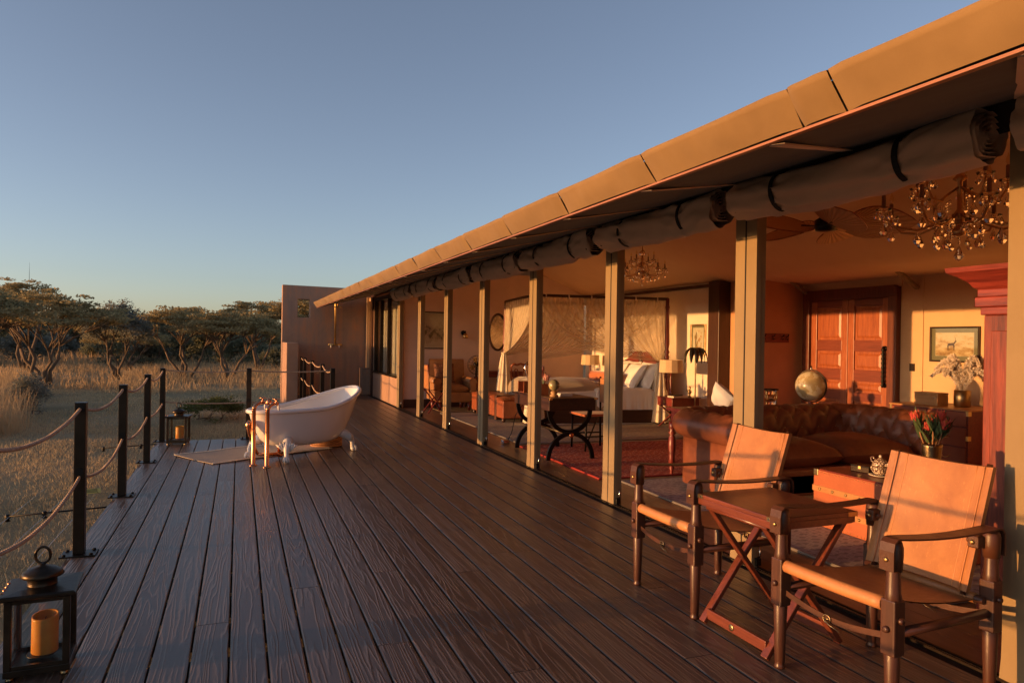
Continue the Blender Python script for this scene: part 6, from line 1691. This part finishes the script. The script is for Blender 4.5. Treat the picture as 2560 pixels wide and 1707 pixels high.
cf = thing('ceiling_fan', 'ceiling fan with woven palm leaf blades above the sofa', 'ceiling fan', (5.30, 5.46, 2.57))
m = MB(); m.lathe([(0.03, -0.07), (0.09, -0.06), (0.10, -0.02), (0.10, 0.04), (0.05, 0.07), (0.018, 0.09)], (0, 0, 0), 22); m.build('motor', M['black'], cf)
m = MB(); m.cyl((0, 0, 0.08), (0, 0, 0.50), 0.013, n=8); m.build('rod', M['black'], cf)
def rattan():
    t = NT('woven_palm'); tc = t.n('TexCoord'); sep = t.n('SeparateXYZ'); t.l(tc.outputs['Object'], sep.inputs[0])
    ang = t.math('ARCTAN2', sep.outputs['Y'], t.math('ADD', sep.outputs['X'], 0.02))
    w = t.math('SINE', t.math('MULTIPLY', ang, 70.0))
    t.set(Base=t.mix(t.math('MULTIPLY_ADD', w, 0.3, 0.4), (0.72, 0.42, 0.22), (0.48, 0.26, 0.13)), Roughness=0.7, Normal=t.bump(w, 0.6, 0.006)); return t.m
M['rattan'] = rattan()
for i in range(5):
    a = 2*PI*i/5 + 0.45; m = MB()
    def bl(u, v):
        r = 0.02 + 0.60*v; w = 0.22*math.sin(PI*(0.06+0.94*v)**0.85)**0.75 if v < 0.999 else 0.01
        y = (2*u-1)*w
        return (r, y, -0.52*y - 0.012*math.cos(y*9))
    m.grid(bl, 12, 18); m.grid(lambda u, v: tuple(p-q for p, q in zip(bl(u, v), (0, 0, 0.006))), 12, 18, flip=True)
    b = m.build('blade', M['rattan'], cf, loc=(0.16*math.cos(a), 0.16*math.sin(a), -0.01), rz=a)
    m = MB(); m.tube([bl(0, k/18) for k in range(19)] + [bl(1, 1-k/18) for k in range(19)], 0.006, 6); m.build('blade_rim', M['door_wood'], b)
    m = MB(); m.bar((-0.10, 0, -0.012), (0.10, 0, -0.012), 0.05, 0.008); m.build('blade_iron', M['black'], b)
# ---------------------------------------------------------------- vegetation
def mesh_np(name, V, F, mat, parent=None, loc=(0, 0, 0), smooth=False):
    """V (n,3), F (k,m) with m = 3 or 4"""
    me = bpy.data.meshes.new(name); k, mm = F.shape
    me.vertices.add(len(V)); me.vertices.foreach_set('co', V.astype(np.float32).ravel())
    me.loops.add(k*mm); me.loops.foreach_set('vertex_index', F.astype(np.int32).ravel())
    me.polygons.add(k); me.polygons.foreach_set('loop_start', np.arange(0, k*mm, mm, dtype=np.int32)); me.polygons.foreach_set('loop_total', np.full(k, mm, dtype=np.int32))
    if smooth: me.polygons.foreach_set('use_smooth', np.ones(k, dtype=bool))
    me.update(calc_edges=True); me.materials.append(mat)
    o = bpy.data.objects.new(name, me); COL.objects.link(o); own(o, parent); o.location = loc
    return o
def leafy(name, a, b, c, rough=0.7, scale=1.6, transl=0.42):
    t = NT(name); tc = t.n('TexCoord'); v = tc.outputs['Object']
    f = t.noise(v, scale, 3, 0.6); f2 = t.noise(v, 14, 3, 0.6)
    col = t.mix(t.math('MULTIPLY', f2, 0.5), t.ramp(f, [(0.35, a), (0.62, b)]), c)
    t.set(Base=col, Roughness=rough, Spec=0.25)
    tl = t.n('BsdfTranslucent'); t.l(col, tl.inputs['Color']); mx = t.n('MixShader'); mx.inputs[0].default_value = transl
    t.l(t.b.outputs[0], mx.inputs[1]); t.l(tl.outputs[0], mx.inputs[2]); t.l(mx.outputs[0], t.out.inputs['Surface'])
    return t.m
M['acacia'] = leafy('acacia_leaf', (0.25, 0.215, 0.10), (0.40, 0.32, 0.15), (0.50, 0.37, 0.19))
M['acacia_dark'] = leafy('dark_bush_leaf', (0.11, 0.13, 0.085), (0.19, 0.195, 0.12), (0.26, 0.24, 0.14))
M['silver'] = leafy('silver_bush_leaf', (0.17, 0.18, 0.15), (0.26, 0.26, 0.21), (0.30, 0.28, 0.22))
M['green'] = leafy('green_shrub_leaf', (0.05, 0.08, 0.025), (0.10, 0.13, 0.04), (0.16, 0.15, 0.05))
M['bark'] = plain('acacia_bark', (0.17, 0.115, 0.075), 0.9, 0.35, 5, 0.6, 25, dist=0.02)
M['dry_grass'] = leafy('dry_grass_blade', (0.52, 0.36, 0.19), (0.64, 0.46, 0.26), (0.46, 0.29, 0.16), 0.8, 0.5, 0.5)
M['lawn_grass'] = leafy('lawn_blade', (0.42, 0.33, 0.19), (0.58, 0.44, 0.26), (0.64, 0.49, 0.30), 0.8, 0.7, 0.3)

def leaf_cloud(rs, C, n, spread, size, flat=0.35):
    """C: clump centres (k,3); n leaves per clump as small rhombs"""
    k = len(C); P = np.repeat(C, n, axis=0)
    d = rs.normal(size=(k*n, 3)); d /= np.linalg.norm(d, axis=1)[:, None]
    r = rs.uniform(0, 1, size=(k*n, 1))**0.5
    P = P + d*r*np.array([spread, spread, spread*flat])
    u = rs.normal(size=(k*n, 3)); u[:, 2] *= 0.45; u /= np.linalg.norm(u, axis=1)[:, None]
    w = rs.normal(size=(k*n, 3)); w = np.cross(u, w); w /= (np.linalg.norm(w, axis=1)[:, None]+1e-9)
    s = size*rs.uniform(0.6, 1.4, size=(k*n, 1))
    V = np.stack([P-u*s, P+w*s*0.42, P+u*s, P-w*s*0.42], axis=1).reshape(-1, 3)
    F = np.arange(k*n*4).reshape(-1, 4)
    return V, F
def umbrella_tree(loc, h, spread, seed, label, cat='tree', stems=4, tips=60, nleaf=70, lsize=0.055, mat=None, group=None, lean=(0, 0), bare=0.42, name='acacia_tree', tr=0.075, flat=0.24, cl=0.38, fill=0):
    rs = np.random.RandomState(seed); g_ = rnd(seed)
    t = thing(name, label, cat, (loc[0], loc[1], gheight(loc[0], loc[1])-0.03), 0, group)
    m = MB(); ends = []
    sd = [2*PI*i/stems + g_.uniform(-0.4, 0.4) for i in range(stems)]
    tp = []
    for i in range(tips):
        a = g_.uniform(0, 2*PI); r = spread*math.sqrt(g_.uniform(0.01, 1.0))
        z = h*(bare+0.30+(0.98-bare-0.30)*(1-(r/spread)**2.2)) - h*0.22*g_.random()**1.5*(0.3+0.7*(1-r/spread))
        tp.append(Vector((r*math.cos(a)+lean[0], r*math.sin(a)+lean[1], z)))
    forks = []
    for i, a in enumerate(sd):
        b0 = Vector((0.10*math.cos(a)*stems/3, 0.10*math.sin(a)*stems/3, 0)); rr = spread*g_.uniform(0.20, 0.42)
        f = Vector((rr*math.cos(a)+lean[0]*0.4, rr*math.sin(a)+lean[1]*0.4, h*bare*g_.uniform(0.85, 1.15)))
        k1 = b0.lerp(f, 0.35)+Vector((g_.uniform(-0.12, 0.12), g_.uniform(-0.12, 0.12), 0.05)); k2 = b0.lerp(f, 0.7)+Vector((g_.uniform(-0.10, 0.10), g_.uniform(-0.10, 0.10), 0.0))
        rad = tr*g_.uniform(0.7, 1.1)
        m.tube([b0, k1, k2, f], [rad*1.25, rad, rad*0.85, rad*0.7], 8); forks.append((f, rad*0.7))
    used = {}
    for p in tp:
        j = min(range(len(forks)), key=lambda q: (forks[q][0]-p).length + g_.uniform(0, 0.3))
        used.setdefault(j, []).append(p)
    for j, ps in used.items():
        f, rad = forks[j]; ps.sort(key=lambda p: math.atan2(p.y-f.y, p.x-f.x))
        n = max(1, len(ps)//4)
        for q in range(0, len(ps), 4):
            grp = ps[q:q+4]; c = sum(grp, Vector())/len(grp)
            s = f.lerp(c, 0.5)+Vector((g_.uniform(-0.1, 0.1), g_.uniform(-0.1, 0.1), g_.uniform(-0.05, 0.08)))
            m.tube([f, f.lerp(s, 0.5)+Vector((g_.uniform(-0.06, 0.06), g_.uniform(-0.06, 0.06), 0.03)), s], [rad*0.75, rad*0.6, rad*0.45], 6)
            for p in grp:
                k = s.lerp(p, 0.55)+Vector((g_.uniform(-0.08, 0.08), g_.uniform(-0.08, 0.08), -0.03))
                m.tube([s, k, p], [rad*0.42, rad*0.25, 0.006], 5)
    m.build('trunk', M['bark'], t)
    C = [p for p in tp]
    for p in tp:                                         # side sprays, so the crown reads as layered twigs
        for _ in range(2): C.append(p + Vector((g_.uniform(-0.5, 0.5), g_.uniform(-0.5, 0.5), g_.uniform(-0.16, 0.10)))*spread*0.32)
    for p in tp[::2]: C2 = p + Vector((g_.uniform(-0.3, 0.3), g_.uniform(-0.3, 0.3), g_.uniform(0.02, 0.09)*h)); C.append(C2)
    for _ in range(fill): 
        a = g_.uniform(0, 6.28); r = spread*math.sqrt(g_.random())*0.95; C.append(Vector((r*math.cos(a), r*math.sin(a), h*g_.uniform(0.06, 0.8))))
    V, F = leaf_cloud(rs, np.array([tuple(c) for c in C]), nleaf, cl, lsize, flat)
    V[:, 2] = np.maximum(V[:, 2], 0.02)
    mesh_np('crown', V, F, mat or M['acacia'], t)
    return t
umbrella_tree((-6.35, 29.5), 3.25, 2.3, 1, 'multi stemmed acacia with thick crown beside the tall golden grass', stems=5, tips=84, nleaf=50, lsize=0.062)
umbrella_tree((-2.15, 34.4), 3.1, 2.35, 2, 'spreading acacia with lit forked trunk behind the corner post', stems=4, tips=80, nleaf=50, lsize=0.062)
umbrella_tree((-0.40, 31.8), 2.95, 1.9, 3, 'dark leaning acacia with twin stems behind the bath', stems=3, tips=64, nleaf=50, lsize=0.062, lean=(0.25, 0))
umbrella_tree((0.95, 40.0), 3.7, 2.3, 4, 'acacia rising behind the edge of the brown plaster wall', stems=3, tips=66, nleaf=80)
umbrella_tree((-8.1, 25.4), 3.35, 2.5, 5, 'wide acacia reaching in over the golden grass', stems=4, tips=84, nleaf=50, lsize=0.062)
umbrella_tree((-9.1, 38.5), 4.1, 1.7, 6, 'upright acacia with a feathery top behind the multi stemmed one', stems=3, tips=56, nleaf=80, bare=0.5)
umbrella_tree((-5.35, 41.5), 2.15, 1.75, 7, 'low flat topped thorn tree between the two big acacias', stems=4, tips=44, nleaf=70, bare=0.40)
umbrella_tree((-4.55, 32.5), 2.9, 1.15, 8, 'silver leaved bush tree beside the multi stemmed acacia', stems=3, tips=34, nleaf=70, mat=M['silver'], name='silver_bush', cl=0.34, flat=0.8, bare=0.3)
umbrella_tree((2.9, 36.0), 3.95, 1.7, 9, 'acacia seen through the square wall opening', stems=3, tips=56, nleaf=80)
g = rnd(99)
bgt = []
for i in range(26):
    y = g.uniform(46, 92); x = -0.52*y + (0.52*y+9)*((i*0.618) % 1.0) + g.uniform(-1, 1)
    umbrella_tree((x, y), g.uniform(2.3, 3.7), g.uniform(1.6, 2.7), 200+i, 'distant dark thorn tree in the bush beyond the acacias', stems=3, tips=34, nleaf=64, lsize=0.11, mat=M['acacia_dark'] if i % 3 else M['acacia'], group='distant bush trees', name='thorn_tree', cl=0.62, flat=0.6, bare=0.22, fill=26)
for i in range(22):
    y = g.uniform(38, 70); x = -0.50*y + (0.50*y+6)*((i*0.618+0.3) % 1.0) + g.uniform(-1, 1)
    umbrella_tree((x, y), g.uniform(0.9, 1.9), g.uniform(0.9, 1.7), 300+i, 'low grey green bush standing in the distant dry grass', 'bush', stems=3, tips=22, nleaf=60, lsize=0.08, mat=M['acacia_dark'] if i % 2 else M['silver'], group='distant low bushes', name='low_bush', cl=0.42, flat=0.8, bare=0.15, fill=20, tr=0.03)
umbrella_tree((-0.55, 16.9), 0.50, 0.62, 40, 'dark green low shrub on the lawn beyond the far railing', 'bush', stems=4, tips=30, nleaf=60, lsize=0.022, mat=M['green'], name='low_bush', cl=0.16, flat=0.6, bare=0.2, fill=10, tr=0.012)
umbrella_tree((-4.45, 19.2), 0.95, 0.36, 41, 'silver leaved shrub among the golden grass', 'bush', stems=4, tips=22, nleaf=34, lsize=0.028, mat=M['silver'], name='silver_bush', cl=0.13, flat=1.0, bare=0.2, fill=14, tr=0.012)
umbrella_tree((-17.0, 6.9), 2.6, 0.75, 42, 'thin young acacia on the sunny side of the lawn', stems=3, tips=14, nleaf=30, lsize=0.05, bare=0.45, tr=0.03)
mast = thing('radio_mast', 'thin radio mast showing above the acacia crowns', 'mast', (-18.2, 78.0, GZ))
m = MB(); m.tube([(0, 0, 0), (0, 0, 5.0), (0, 0, 7.6)], [0.05, 0.035, 0.012], 6); m.build('pole', M['black'], mast)
m = MB(); m.tube([(0, 0, 7.6), (0, 0, 8.3)], [0.01, 0.006], 5); m.build('whip_antenna', M['black'], mast)

def blades(name, X, Y, H, Wd, mat, seed, label, lean=0.35):
    rs = np.random.RandomState(seed); n = len(X)
    Z = np.array([gheight(a, b) for a, b in zip(X, Y)])-0.02
    a = rs.uniform(0, 2*np.pi, n); b = rs.uniform(0, 2*np.pi, n); l = lean*H*rs.uniform(0.2, 1.0, n)
    ux, uy = np.cos(a)*Wd, np.sin(a)*Wd
    lx, ly = np.cos(b)*l, np.sin(b)*l
    V = np.zeros((n, 5, 3))
    V[:, 0] = np.stack([X-ux, Y-uy, Z], 1); V[:, 1] = np.stack([X+ux, Y+uy, Z], 1)
    V[:, 2] = np.stack([X+ux*0.7+lx*0.35, Y+uy*0.7+ly*0.35, Z+H*0.6], 1); V[:, 3] = np.stack([X-ux*0.7+lx*0.35, Y-uy*0.7+ly*0.35, Z+H*0.6], 1)
    V[:, 4] = np.stack([X+lx, Y+ly, Z+H], 1)
    i = np.arange(n)*5
    F = np.concatenate([np.stack([i, i+1, i+2], 1), np.stack([i, i+2, i+3], 1), np.stack([i+3, i+2, i+4], 1)])
    return tag(mesh_np(name, V.reshape(-1, 3), F, mat), label, 'grass', kind='stuff')
rs = np.random.RandomState(4)
def clumpy(n, x0, x1, y0, y1, scale, keep, off=0.0):
    """points kept where a smooth pattern is high, so the grass grows in tussocks"""
    X = rs.uniform(x0, x1, n); Y = rs.uniform(y0, y1, n)
    p = np.sin(X*scale+1.3*np.sin(Y*scale*0.7+off))+np.sin(Y*scale*1.1+1.7*np.cos(X*scale*0.6+off))
    k = p + rs.normal(0, 0.7, n) > keep
    return X[k], Y[k]
# short lawn next to the deck
X, Y = clumpy(120000, -10, -1.02, 1.5, 16, 2.3, -0.6); k = X > -0.40*Y-1.8; X, Y = X[k], Y[k]
blades('lawn_grass', X, Y, rs.uniform(0.025, 0.085, len(X)), 0.0045, M['lawn_grass'], 5, 'short dry lawn grass beside the deck', 0.7)
X, Y = clumpy(90000, -16, 1.2, 15, 27, 1.6, -0.6); k = (X > -0.40*Y-2) & ~((X > -1.0) & (Y < 10.6)); X, Y = X[k], Y[k]
blades('lawn_grass', X, Y, rs.uniform(0.03, 0.10, len(X)), 0.008, M['lawn_grass'], 6, 'short dry lawn grass beyond the far railing', 0.7)
X, Y = clumpy(26000, -1.0, 1.2, 10.6, 16, 2.3, -0.6)
blades('lawn_grass', X, Y, rs.uniform(0.03, 0.10, len(X)), 0.006, M['lawn_grass'], 7, 'lawn grass between the far railing and the low wall', 0.7)
# tall dry grass beyond the mown lawn
X, Y = clumpy(60000, -26, 9, 24.5, 48, 1.3, 0.15); k = (X > -0.48*Y-3) & (Y > 25.0+0.8*np.sin(X*1.1)); X, Y = X[k], Y[k]
blades('dry_grass', X, Y, rs.uniform(0.10, 0.50, len(X)), 0.012, M['dry_grass'], 8, 'tall golden dry grass under the acacias', 0.75)
X, Y = clumpy(36000, -46, 12, 48, 100, 0.5, -0.4); k = X > -0.55*Y-3; X, Y = X[k], Y[k]
blades('dry_grass', X, Y, rs.uniform(0.3, 0.8, len(X)), 0.028, M['dry_grass'], 9, 'far dry grass among the distant bushes', 0.4)
X, Y = clumpy(34000, -9.5, -3.7, 14.5, 25.5, 1.7, -0.2); k = X < -0.235*Y - 0.1 + 0.35*np.sin(Y*1.3); X, Y = X[k], Y[k]
blades('dry_grass', X, Y, rs.uniform(0.35, 0.85, len(X)), 0.007, M['dry_grass'], 10, 'tall golden grass stand left of the silver shrub', 0.45)
X, Y = clumpy(30000, -22, -9.0, -4, 16, 0.8, -0.6)  # unseen grass band, added to keep the low sun off the lawn
blades('dry_grass', X, Y, rs.uniform(0.10, 0.30, len(X)), 0.010, M['dry_grass'], 11, 'added dry grass band out of view that shades the lawn', 0.4)
